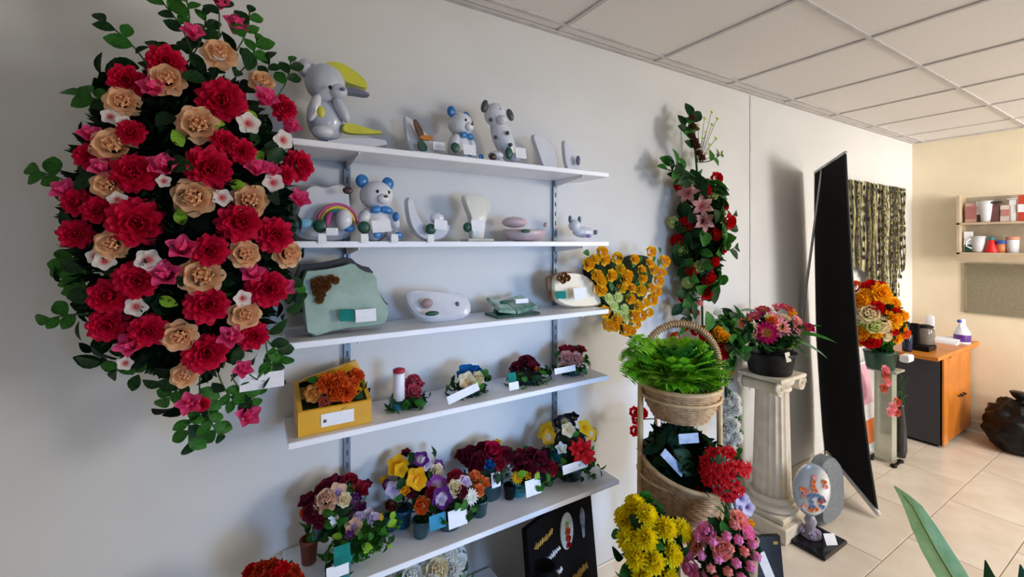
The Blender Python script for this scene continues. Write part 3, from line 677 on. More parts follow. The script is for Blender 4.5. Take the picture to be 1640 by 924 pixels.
# ------------------------------------------------------------------ fifth shelf
z = SZ[4]
G5 = None
vp = M('lilac white petals', 'ded2ec', .5, 'b89cd8', mode='petal'); bl = M('blush cream petals', 'e8c0a4', .5, '8a7ac0', mode='petal')
arr('flower_pot', 'dark red and cream arrangement with terracotta pot, left end of lowest shelf', 'flower arrangement', 528, 1.40, z, (536, 812), (50, 38),
    [(492, 802, 13, 'bud', P_dred), (499, 820, 15, 'rose', P_dred), (520, 783, 15, 'rose', P_dred), (561, 768, 13, 'rose', M('wine petals', '', .5)), (577, 784, 14, 'bud', M('wine petals', '', .5)), (535, 772, 13, 'bud', P_dred), (522, 799, 17, 'rose', bl), (541, 789, 18, 'pansy', bl), (552, 800, 10, 'rose', P_cream),
     (487, 821, 8, 'rose', P_or), (588, 775, 8, 'bud', P_dred), (508, 792, 9, 'bud', P_dred), (511, 838, 10, 'rose', P_dred), (570, 800, 9, 'bud', P_purp)],
    50, .036, (L_dark, L_mid, L_mid), [(495, 13, .07, terra_m)], [(514, 850, 26, 20, .03, dteal_m), (534, 832, 16, 20, .05, None)], seed=21)
t = thing('flower_heart', 'green leafy pillow with purple and cream pansies, front left of the lowest shelf', 'flower arrangement', onz(570, 1.33, z))
C = at(580, 858, Y=1.33); R = (.10, .06, .05)
filler(t, C, R, 300, .03, L_mid, 5)
put_flowers(t, C, R, [(560, 822, 15, 'pansy', P_vio), (577, 811, 12, 'pansy', M('plum petals', '701c60', .5, '501048', mode='petal')), (589, 826, 15, 'pansy', vp), (566, 843, 16, 'pansy', bl), (600, 830, 10, 'rose', vp), (607, 828, 8, 'daisy', P_yel), (548, 836, 11, 'rose', P_vio), (575, 830, 12, 'rose', vp), (560, 858, 8, 'bud', P_purp)], 3)
put_leaves(t, C, (R[0] * 1.15, R[1] * 1.1, R[2] * 1.05), 90, .028, (L_mid, L_mid, L_dark, L_lite), 'oval', 6)
put_leaves(t, at(545, 895, Y=1.31), (.03, .04, .04), 24, .028, (L_mid, L_dark), 'oval', 8)
part('pot', MB().lathe([(.02, 0), (.024, .05), (.028, .052), (.028, .06)], 16), teal_m, t, loc=onz(549, 1.29, z) - t.location)
card(t, 548, 888, 25, 28, 1.25, TL, 'teal_label'); card(t, 541, 914, 34, 18, 1.248)
arr('flower_pot', 'orange, yellow and violet pansies in a blue pot on the lowest shelf', 'flower arrangement', 650, 1.42, z, (664, 768), (46, 42),
    [(636, 745, 19, 'pansy', P_org2), (642, 752, 13, 'pansy', P_yel), (667, 766, 19, 'pansy', P_org2), (672, 774, 12, 'pansy', P_yel), (674, 735, 15, 'pansy', P_purp), (683, 742, 12, 'pansy', vp), (630, 784, 15, 'pansy', vp), (620, 776, 10, 'pansy', P_purp),
     (703, 746, 12, 'pansy', P_purp), (701, 757, 12, 'rose', P_cream), (615, 769, 7, 'bud', P_yel), (649, 785, 8, 'bud', P_org2), (660, 790, 8, 'rose', P_dred), (626, 812, 10, 'rose', M('rust petals', '7c3424', .5, '5a2014', mode='petal')), (650, 725, 8, 'bud', P_dred)],
    44, .036, (L_dark, L_mid, L_dark), [(645, 15, .06, M('blue teal pot', '12506e', .3, '0d4058')), (625, 11, .05, dteal_m)], seed=22)
t = arr('flower_pot', 'purple pansy and orange rose arrangement, front centre of lowest shelf', 'flower arrangement', 720, 1.34, z, (722, 798), (56, 34),
    [(700, 775, 19, 'pansy', P_vio), (708, 797, 19, 'pansy', P_purp), (706, 800, 11, 'pansy', vp), (675, 810, 12, 'rose', P_or), (762, 764, 13, 'rose', M('salmon petals', 'f08a50', .5, 'd8602c', mode='petal')), (776, 773, 10, 'bud', M('salmon petals', '', .5)), (731, 763, 14, 'rose', M('wine petals', '', .5)),
     (745, 771, 13, 'pansy', vp), (729, 781, 12, 'rose', P_cream), (755, 795, 13, 'daisy', P_pure), (740, 787, 9, 'rose', P_dred), (768, 785, 9, 'rose', M('salmon petals', '', .5)), (690, 788, 9, 'rose', M('wine petals', '', .5))],
    52, .032, (L_dark, L_mid, L_dark), [(674, 13, .055, dteal_m), (768, 14, .055, dteal_m), (720, 22, .04, dteal_m)], [(701, 835, 28, 22, .06, M('turquoise label', '2a8cb0', .5)), (733, 829, 32, 26, .07, None)], seed=23)
arr('flower_pot', 'burgundy rose arrangement with one crimson bloom at the back of the lowest shelf', 'flower arrangement', 785, 1.42, z, (783, 742), (46, 30),
    [(753, 727, 16, 'rose', P_dred), (766, 738, 14, 'rose', P_dred), (789, 722, 18, 'rose', M('crimson petals', 'b81848', .5, '8c1038', mode='petal')), (811, 728, 13, 'rose', P_dred), (739, 729, 11, 'bud', P_dred), (796, 709, 7, 'bud', P_yel), (772, 718, 12, 'rose', P_dred), (760, 748, 10, 'rose', P_dred), (800, 742, 10, 'rose', M('wine petals', '', .5)), (784, 745, 9, 'bud', P_blue)],
    34, .034, (L_dark, L_mid, L_dark), [(783, 22, .06, dteal_m)], [(794, 768, 16, 22, .05, None)], seed=24)
arr('flower_pot', 'burgundy arrangement in a teal pot with yellow accent, right of centre on lowest shelf', 'flower arrangement', 850, 1.37, z, (850, 752), (46, 28),
    [(834, 740, 16, 'rose', P_dred), (867, 737, 17, 'rose', P_dred), (851, 728, 13, 'rose', P_dred), (832, 727, 10, 'bud', M('wine petals', '', .5)), (885, 750, 11, 'rose', M('wine petals', '', .5)), (849, 750, 13, 'rose', P_dred), (828, 765, 10, 'daisy', P_yel), (845, 762, 6, 'bud', P_yel), (875, 725, 9, 'bud', P_dred), (815, 748, 8, 'bud', P_pure)],
    44, .034, (L_dark, L_mid, L_mid, L_lite), [(831, 13, .055, teal_m), (816, 9, .05, black_m), (878, 10, .045, dteal_m)], [(854, 780, 29, 24, .06, None)], seed=25)
t = arr('flower_pot', 'tall yellow and black pansy arrangement with red poinsettia, right end of lowest shelf', 'flower arrangement', 912, 1.37, z, (912, 712), (48, 44),
    [(874, 690, 18, 'pansy', P_yel), (878, 700, 14, 'pansy', P_ypan), (937, 684, 14, 'pansy', P_yel), (948, 694, 13, 'pansy', P_ypan), (906, 676, 17, 'pansy', P_blk), (910, 688, 13, 'pansy', P_cream), (895, 676, 10, 'pansy', P_blk), (933, 722, 23, 'lily', P_scar), (922, 718, 14, 'lily', P_scar), (942, 730, 15, 'lily', P_scar), (930, 735, 14, 'lily', P_scar), (899, 718, 9, 'bud', P_pure), (888, 728, 10, 'rose', M('teal petals', '1d6a78', .5, '124e5a', mode='petal')), (918, 668, 9, 'bud', P_blk)],
    60, .036, (L_mid, L_mid, L_dark), [(912, 22, .05, dteal_m)], [(921, 747, 50, 13, .085, None)], seed=26)
put_leaves(t, at(930, 752, Y=1.34), (.09, .06, .02), 34, .03, (L_mid, L_dark), 'oval', 9)

# ------------------------------------------------------------------ under the shelves
sh = thing('low_shelf', 'white shelf board close to the floor below the displays', 'shelf', (.46, WY, .30))
part('board', MB().bevbox((0, -.14, -.011), (.7, .26, .022), .003), shelf_m, sh, False)
for ux in (-.3, .3): part('leg', MB().box((ux, -.14, -.161), (.04, .2, .278)), shelf_m, sh, False)
t = arr('white_bouquet', 'round white flower arrangement in a white ring below the lowest shelf', 'flower arrangement', 690, 1.36, .30, (690, 935), (70, 55),
    [(640, 912, 17, 'mum', P_pure), (665, 898, 18, 'rose', P_pure), (690, 890, 19, 'mum', P_pure), (718, 892, 17, 'rose', P_pure), (700, 912, 20, 'rose', P_cream), (660, 922, 18, 'rose', P_pure), (725, 915, 18, 'mum', P_pure), (620, 922, 14, 'rose', P_pure), (690, 935, 18, 'mum', P_pure), (650, 945, 18, 'rose', P_pure), (725, 940, 18, 'mum', P_pure), (680, 880, 10, 'bud', P_green), (735, 900, 12, 'rose', P_pure)],
    60, .05, (L_dark, L_grey, L_grey, L_mid), [(690, 34, .09, white_c)], seed=31, fn=300)
k = .002
part('ring', MB().tube([(.13 * math.cos(a), .02, .145 + .125 * math.sin(a)) for a in [2 * PI * j / 32 for j in range(32)]], .012, 8, closed=True), warm_c, t)
# memorial plaque leaning under the shelf
A = at(852, 850, Y=1.26); B = at(951, 790, Y=1.39)
wd = (B - A).length; t = thing('memorial_plaque', 'black granite memorial plaque with oval portrait and gold script leaning below the shelves', 'plaque', ((A.x + B.x) / 2, (A.y + B.y) / 2 - .03, 0))
yaw = math.atan2(B.y - A.y, B.x - A.x); H_ = .555
RM = Matrix.Rotation(yaw, 4, 'Z') @ Matrix.Rotation(-.10, 4, 'X')
part('slab', MB().bevbox((0, 0, H_ / 2), (wd, .022, H_), .003, RM), M('honed black granite', '060608', .75, '101014', 120), t, False)
def on_slab(name, u, v, mb_f, m, dy=-.0125): return part(name, mb_f(RM @ Matrix.Translation((u * wd / 2, dy, H_ * v))), m, t, False)
ovalp = [(.042 * math.cos(a), .066 * math.sin(a)) for a in [2 * PI * j / 28 for j in range(28)]]
on_slab('portrait_oval', .08, .80, lambda mm: MB().prism(ovalp, .004, mm), M('portrait enamel', 'b9c6c6', .3, 'a2b1b4', 30))
for (du, dv, rr, mm_) in ((0, .0, .014, P_or), (.02, -.05, .011, P_scar), (-.02, -.045, .01, P_or), (.0, -.09, .012, P_scar), (.01, .045, .009, P_green)):
    link('painted_flower', fmesh('rose', mm_), t, RM @ Vector(((.08 + du) * wd / 2, -.018, H_ * (.80 + dv))), q_flower(RM.to_3x3() @ Vector((0, -1, 0)), 1), rr)
on_slab('engraved_figure', .62, .76, lambda mm: MB().prism([(.016 * math.cos(a) * (1 + .3 * math.sin(3 * a)), .06 * math.sin(a)) for a in [2 * PI * j / 20 for j in range(20)]], .0015, mm), M('engraved grey', '878c96', .6, '3c4048', 30))
GP = M('gold lettering', 'e0b050', .6, 'c89a40', 40)
def script(name, u0, u1, v, m, amp, seed):
    rg = random.Random(seed); mb = MB(); x = u0 * wd / 2; pts = []
    n = int((u1 - u0) * wd / 2 / .006)
    for i in range(n): pts.append((x + i * .006, -.0125, H_ * v + (amp if i % 2 else -amp) * rg.uniform(.4, 1) + i * .0004))
    mb.tube([RM @ Vector(p) for p in pts], .005, 4); part(name, mb, m, t, False, kind='stuff')
script('gold_script', -.82, -.3, .86, GP, .010, 1); script('white_script', -.78, -.1, .72, card_m, .009, 2); script('white_script', -.82, -.1, .58, card_m, .010, 3); script('gold_script', -.25, .7, .44, GP, .015, 4)
t = thing('black_vase', 'round black vase standing in front of the memorial plaque', 'vase', (at(872, 900, Y=1.12).x, 1.12, 0.045))
part('stand', MB().lathe([(.07, -.045), (.07, -.03), (.055, -.02), (.055, 0)], 24), black_m, t)
part('body', MB().lathe([(.05, 0), (.06, .01), (.035, .05), (.03, .32), (.045, .38), (.055, .43), (.05, .49), (.033, .51), (.036, .53), (.03, .53), (.026, .50)], 28), M('honed black ceramic', '08080a', .6), t)
t.scale = (1, 1, .93)
# red flowers on the floor at the far left
t = thing('floor_bouquet', 'dome of orange red flowers at the bottom left below the great spray', 'flower arrangement', (at(430, 900, Y=1.28).x, 1.28, 0))
C = at(434, 952, Y=1.28); R = (.078, .08, .085)
filler(t, C, R, 200, .03, L_dark, 5)
S_ = M('deep orange red petals', 'b83412', .55, '8c1c0c', mode='petal')
rg = random.Random(5)
put_flowers(t, C, R, [(400 + 17 * i + (j % 2) * 8, 908 + j * 15 + abs(i - 2) * 4, 15, 'carn', S_ if (i + j) % 3 else P_scar) for i in range(5) for j in range(4)], 4)
part('pot', MB().lathe([(.05, 0), (.055, .01), (.07, .5), (.078, .52), (.07, .54), (.05, .54)], 24), dteal_m, t)
for q in range(5): part('stem', MB().tube([(.02 * math.cos(q), .02 * math.sin(q), .5), (.03 * math.cos(q), .03 * math.sin(q), C.z - .03)], .003, 5), stem_m, t)

# ------------------------------------------------------------------ heart of yellow roses
t = thing('flower_heart', 'hanging heart of yellow roses on the wall right of the shelves', 'flower heart', at(1005, 450, Y=WY))
HP = [(1005, 425), (985, 405), (955, 402), (937, 425), (948, 462), (970, 500), (1000, 545), (1030, 520), (1055, 480), (1072, 440), (1068, 408), (1042, 400), (1020, 408)]
po = [(p.x, p.z) for p in [at(x, y, Y=1.41) - t.location for x, y in HP]]
cxp = sum(a for a, _ in po) / len(po); czp = sum(c for _, c in po) / len(po); po = [(cxp + (a - cxp) * .8, czp + (c - czp) * .84) for a, c in po]
for _ in (0, 1): po = [q for i in range(len(po)) for q in ((po[i][0] * .75 + po[(i + 1) % len(po)][0] * .25, po[i][1] * .75 + po[(i + 1) % len(po)][1] * .25), (po[i][0] * .25 + po[(i + 1) % len(po)][0] * .75, po[i][1] * .25 + po[(i + 1) % len(po)][1] * .75))]
fo = part('moss_base', MB().prism(po, .06, None, .15), oasis_m, t, False, loc=(0, -.005, 0))
YR = '965,403 943,423 957,441 969,415 989,413 980,441 996,461 1017,415 1043,403 1041,421 1065,418 1028,433 1007,440 1061,436 1055,450 1012,461 1042,461 1052,467 1026,464 1045,480 1023,490 1040,500 969,499 1002,528 1020,519 988,511 1015,507 963,464 985,523 975,520 954,415 1030,446 994,431 1048,432 1010,478 1033,485 963,450 1003,447 1028,505 1012,530'
rg = random.Random(9)
for w in YR.split():
    a, b_ = map(int, w.split(',')); p = at(a, b_, Y=1.345 + rg.uniform(-.008, .012)) - t.location
    link('rose', fmesh('rose', P_gold if rg.random() < .7 else P_yel, rg.randint(0, 1)), t, p, q_flower((rg.uniform(-.4, .2), -1, rg.uniform(-.1, .6)), rg.uniform(0, 6)), .0235 * rg.uniform(.85, 1.15))
for (a, b_) in ((990, 476), (983, 490), (1000, 495), (975, 478), (1002, 508), (990, 503)):
    link('daisy', fmesh('daisy', P_green), t, at(a, b_, Y=1.345) - t.location, q_flower((-.1, -1, .2), a), .025)
rg = random.Random(12)
for i in range(70):
    x = rg.uniform(940, 1068); y = rg.uniform(405, 540)
    if abs(x - 1005) > 70 - max(0, (y - 430)) * .55: continue
    d = (rg.uniform(-1, 1), -.4, rg.uniform(-1, 1)); link('leaf', leaf_me(rg.choice((L_dark, L_mid)), 'oval'), t, at(x, y, Y=1.36) - t.location, q_leaf(d, (0, -1, .2)), .04)
part('hanger', MB().tube([(0, 0, .07), (0, -.03, .07)], .004, 6), steel_m, t)

# ------------------------------------------------------------------ slender wall spray with lilies
t = thing('wall_spray', 'slender wall spray of red roses and pink lilies, right of the yellow heart', 'flower spray', at(1120, 370, Y=WY))
C = at(1123, 385, Y=1.40); R = (.13, .085, .36)
filler(t, C, R, 900, .06, L_dark, 7, .6)
part('hanger', MB().tube([(0, 0, .1), (0, -.05, .1)], .004, 6), steel_m, t)
part('spine', MB().tube([at(1110, 190, Y=1.45) - t.location, at(1118, 300, Y=1.44) - t.location, C - t.location, at(1125, 525, Y=1.45) - t.location], .006, 6), stem_m, t)
rr = [('rose', P_scar)]
put_flowers(t, C, R, [(x, y, r_, 'rose', P_scar) for x, y, r_ in ((1086, 294, 10), (1150, 285, 10), (1132, 304, 9), (1099, 357, 11), (1171, 355, 12), (1146, 376, 12), (1082, 385, 11), (1142, 418, 12), (1107, 433, 9), (1137, 446, 12), (1132, 470, 10), (1095, 476, 11), (1163, 330, 7), (1098, 520, 8), (1160, 400, 6), (1112, 500, 7))]
    + [(x, y, 9, 'rose', P_green) for x, y in ((1076, 355), (1091, 402), (1157, 339), (1144, 310), (1121, 427), (1101, 453))]
    + [(x, y, 20, 'lily', M('pale lily petals', 'e8a8a4', .5, 'd87078', mode='petal')) for x, y in ((1101, 308), (1125, 330), (1128, 354))] + [(1115, 470, 8, 'bud', P_pure), (1150, 500, 9, 'bud', P_pure), (1120, 485, 6, 'bud', P_lpk)], 6, .45)
put_leaves(t, C, (.12, .085, .33), 110, .09, (L_dark, L_mid, L_mid), 'oval', 12)
for i, (a, b_, n) in enumerate([((1120, 300), (1065, 270), 5), ((1120, 290), (1075, 262), 5), ((1120, 300), (1082, 283), 4), ((1140, 400), (1180, 395), 3), ((1118, 260), (1095, 200), 6), ((1115, 240), (1105, 185), 5), ((1130, 380), (1178, 340), 4), ((1120, 260), (1155, 246), 4), ((1120, 470), (1096, 522), 5), ((1120, 450), (1090, 490), 4)]):
    sprig(t, at(a[0], a[1], Y=1.38), at(b_[0], b_[1], Y=1.40), .075, (L_dark, L_mid), n, i + 40, stem=.003)
cone = M('brown cone scale', '6b4024', .7, '4c2c18', 40)
for (x, y) in ((1107, 191), (1109, 205), (1107, 220), (1115, 236), (1123, 255), (1118, 247), (1112, 228)):
    link('pine_cone', fmesh('mum', cone), t, at(x, y, Y=1.38) - t.location, q_flower((0, -.6, .8), x), .024)
for i, (x, y) in enumerate([(1118, 200), (1128, 190), (1139, 180), (1130, 212), (1140, 200), (1146, 222), (1152, 245), (1125, 222), (1136, 232), (1132, 245), (1148, 190)]):
    p1 = at(x, y, Y=1.38) - t.location; part('stem', MB().tube([at(1120, 260, Y=1.41) - t.location, p1], .0015, 4), stem_m, t)
    link('blossom', fmesh('daisy', P_green if i % 3 else P_cream), t, p1, q_flower((0, -1, .3), i), .014)

# ------------------------------------------------------------------ spray standing behind the basket
YS = 1.34
t = thing('standing_spray', 'tall spray behind the basket, red and orange on top and white roses below', 'flower spray', onz(1163, YS, 0))
part('stand_pole', MB().tube([(0, 0, .012), (0, 0, 1.1)], .008, 8), black_m, t); part('stand_base', MB().lathe([(.11, 0), (.11, .006), (.02, .014)], 24), black_m, t)
C = at(1150, 555, Y=YS); R = (.10, .08, .12)
filler(t, C, R, 300, .05, L_dark, 8)
put_flowers(t, C, R, [(1132, 532, 13, 'rose', P_scar), (1151, 530, 9, 'rose', P_org2), (1160, 540, 10, 'rose', P_org2), (1120, 554, 11, 'rose', P_scar), (1156, 562, 13, 'rose', P_scar), (1096, 520, 9, 'rose', P_scar), (1080, 540, 9, 'rose', P_or), (1112, 528, 8, 'rose', P_scar), (1172, 595, 6, 'rose', P_or), (1118, 565, 8, 'rose', P_scar)], 5)
put_leaves(t, C, R, 60, .07, (L_dark, L_mid, L_mid), 'oval', 14)
put_leaves(t, at(1175, 540, Y=YS), (.06, .05, .13), 34, .07, (L_dark, L_mid), 'oval', 15)
link('leaf', leaf_me(L_mid, 'wide'), t, at(1132, 530, Y=1.28) - t.location, q_leaf((0, -.2, 1), (0, -1, 0)), .09)
put_flowers(t, at(1168, 680, Y=YS), (.05, .05, .16), [(x, y, 13, 'mum', P_pure) for x, y in ((1165, 645), (1178, 655), (1160, 665), (1175, 680), (1163, 695), (1180, 700), (1168, 715), (1176, 640), (1160, 730), (1172, 748))], 6)
filler(t, at(1168, 690, Y=YS), (.05, .05, .17), 120, .03, L_dark, 9)
put_leaves(t, at(1168, 690, Y=YS), (.055, .05, .18), 22, .05, (L_dark, L_mid), 'oval', 16)
for (x, y) in ((1016, 660), (1020, 672), (1017, 690), (1030, 662)): link('rose', fmesh('rose', P_scar), t, at(x, y, Y=1.36) - t.location, q_flower((-.3, -1, .2), x), .022)
part('stem', MB().tube([Vector((0, 0, .8)), at(1060, 670, Y=1.37) - t.location, at(1016, 672, Y=1.37) - t.location], .003, 5), stem_m, t)
# ------------------------------------------------------------------ two-tier rattan basket
BXY = at(1089, 600, d=1.70); t = thing('rattan_basket_stand', 'two-tier rattan basket stand with arched handle right of the shelves', 'basket', (BXY.x, BXY.y, 0))
side = RT.copy()
def woven(root, name, prof, n_ring, m, c, sx=1.0, sy=1.0, amp=.0022):
    """woven wall: rings of cane that dip in and out of the stakes"""
    mb = MB(); rgn = 48; zs = [prof[0][1] + (prof[-1][1] - prof[0][1]) * i / (n_ring - 1) for i in range(n_ring)]
    def rad(zz):
        for (r0, z0), (r1, z1) in zip(prof, prof[1:]):
            if z0 <= zz <= z1 + 1e-9: return r0 + (r1 - r0) * (zz - z0) / (z1 - z0)
        return prof[-1][0]
    h = (prof[-1][1] - prof[0][1]) / n_ring * .62
    for i, zz in enumerate(zs):
        r = rad(zz)
        mb.tube([((r + amp * math.cos(24 * 2 * PI * j / rgn / 2 * 2 + i * PI)) * math.cos(2 * PI * j / rgn) * sx, (r + amp * math.cos(24 * 2 * PI * j / rgn + i * PI)) * math.sin(2 * PI * j / rgn) * sy, zz) for j in range(rgn)], h, 5, closed=True)
    part(name, mb, m, root, loc=c)
    st = MB()
    for j in range(24): st.tube([(rad(q) * math.cos(2 * PI * (j + .5) / 24) * sx, rad(q) * math.sin(2 * PI * (j + .5) / 24) * sy, q) for q in zs[::max(1, n_ring // 4)] + [zs[-1]]], .0026, 4)
    part('stake_row', st, wicker_l, root, loc=c, kind='stuff')
    part('rim', MB().tube([((prof[-1][0] + .003) * math.cos(a) * sx, (prof[-1][0] + .003) * math.sin(a) * sy, prof[-1][1] + .004) for a in [2 * PI * j / 40 for j in range(40)]], .009, 8, closed=True), wicker_l, root, loc=c)
    part('basket_floor', MB().lathe([(prof[0][0] * .98, 0), (prof[0][0] * .98, .008)], 32, mat=Matrix.Diagonal((sx, sy, 1, 1))), m, root, loc=c)
woven(t, 'upper_basket', [(.10, .0), (.128, .05), (.142, .115)], 13, wicker_m, (0, 0, .885))
kids = set(t.children)
woven(t, 'lower_basket', [(.115, .0), (.145, .06), (.160, .17)], 17, wicker_m, (0, 0, .525))
ax = UP.cross(RT * .75 - FW * .65).normalized(); tq = Quaternion(ax, math.radians(13))
for ch in t.children:
    if ch not in kids:      # the lower tier hangs tilted towards the customer
        ch.rotation_mode = 'QUATERNION'; ch.rotation_quaternion = tq; ch.location = Vector((0, 0, .60)) + tq @ (Vector(ch.location) - Vector((0, 0, .60)))
Hh = 1.245
def cane(pts, r): return MB().tube(pts, r, 8)
arch = [side * (-.155) + UP * 0.0, side * -.155 + UP * .6, side * (-.152) + UP * 1.05]
arch += [side * (-.150 * math.cos(a)) + UP * (1.08 + .155 * math.sin(a)) for a in [PI * j / 16 for j in range(17)]]
arch += [side * .152 + UP * 1.05, side * .155 + UP * .6, side * .155]
part('handle_arch', cane(arch, .011), wicker_l, t)
sp = MB()
L_ = [Vector(a) for a in arch[2:20]]
for i in range(len(L_) - 1):
    for q in range(3):
        p = L_[i].lerp(L_[i + 1], q / 3); d = (L_[i + 1] - L_[i]).normalized(); a = d.cross(FW).normalized()
        sp.tube([p + (a * math.cos(w) + FW * math.sin(w)) * .0128 for w in [2 * PI * j / 10 for j in range(10)]], .0025, 4, closed=True)
part('cane_wrapping', sp, wicker_m, t, kind='stuff')
for zz, r in ((.03, .155), (.66, .157), (.965, .147)): part('hoop', MB().tube([side * r * math.cos(a) + FW * r * math.sin(a) + UP * zz for a in [2 * PI * j / 36 for j in range(36)]], .006, 6, closed=True), wicker_l, t)
for s_ in (-1, 1):
    part('rear_post', cane([FW * .14 + side * .05 * s_, FW * .13 + side * .05 * s_ + UP * .97], .007), wicker_l, t)
    part('front_post', cane([FW * -.15 + side * .05 * s_, FW * -.128 + side * .05 * s_ + UP * .51], .007), wicker_l, t)
# fern in the upper basket
t = thing('fern_plant', 'bright green feathery fern filling the upper rattan basket', 'plant', (BXY.x, BXY.y, .90))
part('pot', MB().lathe([(.07, 0), (.095, .1), (.1, .11), (.09, .11), (.085, .09)], 24), M('green pot', '2b5030', .6), t)
C = Vector((BXY.x - .02, BXY.y, 1.045)); R = (.15, .13, .095)
filler(t, C, R, 900, .05, L_fern, 3, .55)
rg = random.Random(77)
fr = MB()
def frond_me(m, key={}):
    if m.name in key: return key[m.name]
    mb = MB()
    mb.tube([(0, s_ / 6, -.25 * (s_ / 6) ** 2) for s_ in range(7)], .008, 4)
    for i in range(9):
        y = .12 + .88 * i / 9; zz = -.25 * y * y; L = .36 * math.sin(PI * (.2 + .75 * (1 - y)))+.07
        for s_ in (-1, 1):
            vs = [(0, y, zz), (s_ * L * .5, y - .01, zz + .04), (s_ * L, y + .1, zz - .02), (s_ * L * .45, y + .13, zz + .02)]
            mb.add(vs, [(0, 1, 2, 3)] if s_ > 0 else [(3, 2, 1, 0)])
    key[m.name] = mb.mesh('frond', m); return key[m.name]
for i in range(150):
    a = rg.uniform(0, 2 * PI); el = rg.uniform(.15, 1.3)
    d = Vector((math.cos(a) * math.cos(el), math.sin(a) * math.cos(el), math.sin(el)))
    p = Vector((C.x + R[0] * .55 * d.x, C.y + R[1] * .55 * d.y, C.z + R[2] * .35 * d.z - .01))
    link('frond', frond_me(rg.choice((L_fern, L_fern, L_lite, L_mid))), t, p - t.location, q_leaf(d, (d + Vector((0, 0, 1.2))).normalized()), rg.uniform(.075, .125))
for i in range(26):
    p = at(1008 + rg.uniform(0, 45), 560 + rg.uniform(-18, 42), d=1.66); d = Vector((-.7, -.3, rg.uniform(-.2, .8)))
    link('frond', frond_me(rg.choice((L_fern, L_fern, L_lite))), t, p - t.location - d * .06, q_leaf(d, (0, -.6, 1)), rg.uniform(.08, .11))
# dark plants in the lower basket
t = thing('leafy_plant', 'dark green potted foliage with grey labels inside the lower rattan basket', 'plant', (BXY.x, BXY.y, .53))
part('pot', MB().lathe([(.08, 0), (.11, .1), (.115, .12), (.1, .12), (.095, .1)], 24), black_m, t)
C = Vector((BXY.x, BXY.y, .71)); R = (.125, .125, .12)
filler(t, C, R, 500, .06, M('blackish green foliage', '0c1f14', .6), 3, .8)
put_leaves(t, C, R, 80, .065, (L_dark, L_dark, M('deep teal leaf', '1d4a3a', .5)), 'oval', 31, False, -.2)
lb = M('pale blue grey label', 'b3bfd2', .5, '8c9cb8', 40)
for (px, py, w_, h_, tl) in ((1103, 702, 34, 15, 0), (1078, 741, 52, 13, .82)):
    p = at(px, py, d=1.575) - t.location; k = 1.575 / FPX
    o = part('label', MB().box((0, 0, 0), (w_ * k, .002, h_ * k)), lb, t, False, loc=p); o.rotation_euler = (-.2, tl, -.4)

# ------------------------------------------------------------------ flowers in floor buckets in front
def bucket_bouquet(name, label, px, cpy, dd, R, fl, seed, potm, nl=40, bh=.32, lm=(L_dark, L_mid)):
    C = at(px, cpy, d=dd); t = thing(name, label, 'flower arrangement', (C.x, C.y, 0))
    part('bucket', MB().lathe([(.075, 0), (.08, .005), (.105, bh - .01), (.112, bh), (.1, bh), (.095, bh - .02)], 28), potm, t)
    part('water_foam', MB().lathe([(.09, bh - .06), (.09, bh - .03)], 24), oasis_m, t)
    filler(t, C, R, 300, .04, L_dark, seed, .6)
    rg = random.Random(seed)
    for q in range(7):
        a = q * 2 * PI / 7; part('stem', MB().tube([(.05 * math.cos(a), .05 * math.sin(a), bh - .06), (R[0] * .4 * math.cos(a), R[1] * .4 * math.sin(a), C.z - .02)], .003, 5), stem_m, t)
    put_flowers(t, C, R, fl, seed, .45); put_leaves(t, C, R, nl, .055, lm, 'oval', seed + 1, False)
    return t
YL = [(999, 828), (1036, 824), (1016, 808), (1067, 846), (1092, 850), (1036, 862), (1004, 864), (1018, 894), (1048, 900), (1078, 888), (1030, 925), (1070, 925)]
bucket_bouquet('chrysanthemum_bunch', 'bunch of bright yellow chrysanthemums below the rattan basket', 1040, 872, 1.38, (.105, .08, .12), [(x, y, 20, 'mum', P_lemon) for x, y in YL], 51, M('grey florist bucket', '50545a', .5), 60)
PL = [(1111, 868), (1142, 868), (1163, 859), (1175, 840), (1197, 852), (1203, 871), (1191, 883), (1124, 889), (1102, 907), (1139, 910), (1178, 901), (1200, 907), (1157, 880), (1120, 860), (1150, 895), (1165, 915), (1115, 925), (1187, 925), (1148, 930), (1182, 865), (1130, 850), (1168, 878), (1105, 885), (1208, 890), (1187, 830)]
bucket_bouquet('tulip_bunch', 'bunch of pink and salmon tulips at the bottom, right of the yellow chrysanthemums', 1157, 885, 1.38, (.105, .08, .11), [(x, y, 15, 'tulip' if i % 4 else 'rose', P_mauve if i % 3 else M('salmon pink petals', 'fca898', .5, 'f07898', mode='petal')) for i, (x, y) in enumerate(PL)], 52, M('grey florist bucket', '', .5))
# red bunch
CR = at(1156, 757, d=1.56); t = thing('red_flower_bunch', 'bunch of small scarlet flowers leaning before the lower rattan basket', 'flower arrangement', (CR.x + .07, CR.y - .05, 0))
part('vase', MB().lathe([(.045, 0), (.05, .01), (.03, .3), (.038, .5), (.04, .505), (.03, .505), (.024, .46)], 20), M('tan vase', 'a58868', .5), t)
for q in range(5): part('stem', MB().tube([(.01 * math.cos(q), .01 * math.sin(q), .45), (-.07 + .03 * math.cos(q * 1.3), .05 + .02 * math.sin(q), CR.z - .03)], .003, 5), stem_m, t)
R = (.09, .075, .09); filler(t, CR, R, 160, .04, L_grey, 5, .5)
rg = random.Random(21); fl = []
for i in range(36):
    a = rg.uniform(0, 2 * PI); q = math.sqrt(rg.random()); fl.append((1156 + 47 * q * math.cos(a), 757 + 44 * q * math.sin(a), rg.uniform(9, 13), 'lily', P_scar))
put_flowers(t, CR, R, fl, 8, .35); put_leaves(t, CR, R, 16, .03, (L_dark, L_grey), 'oval', 3)
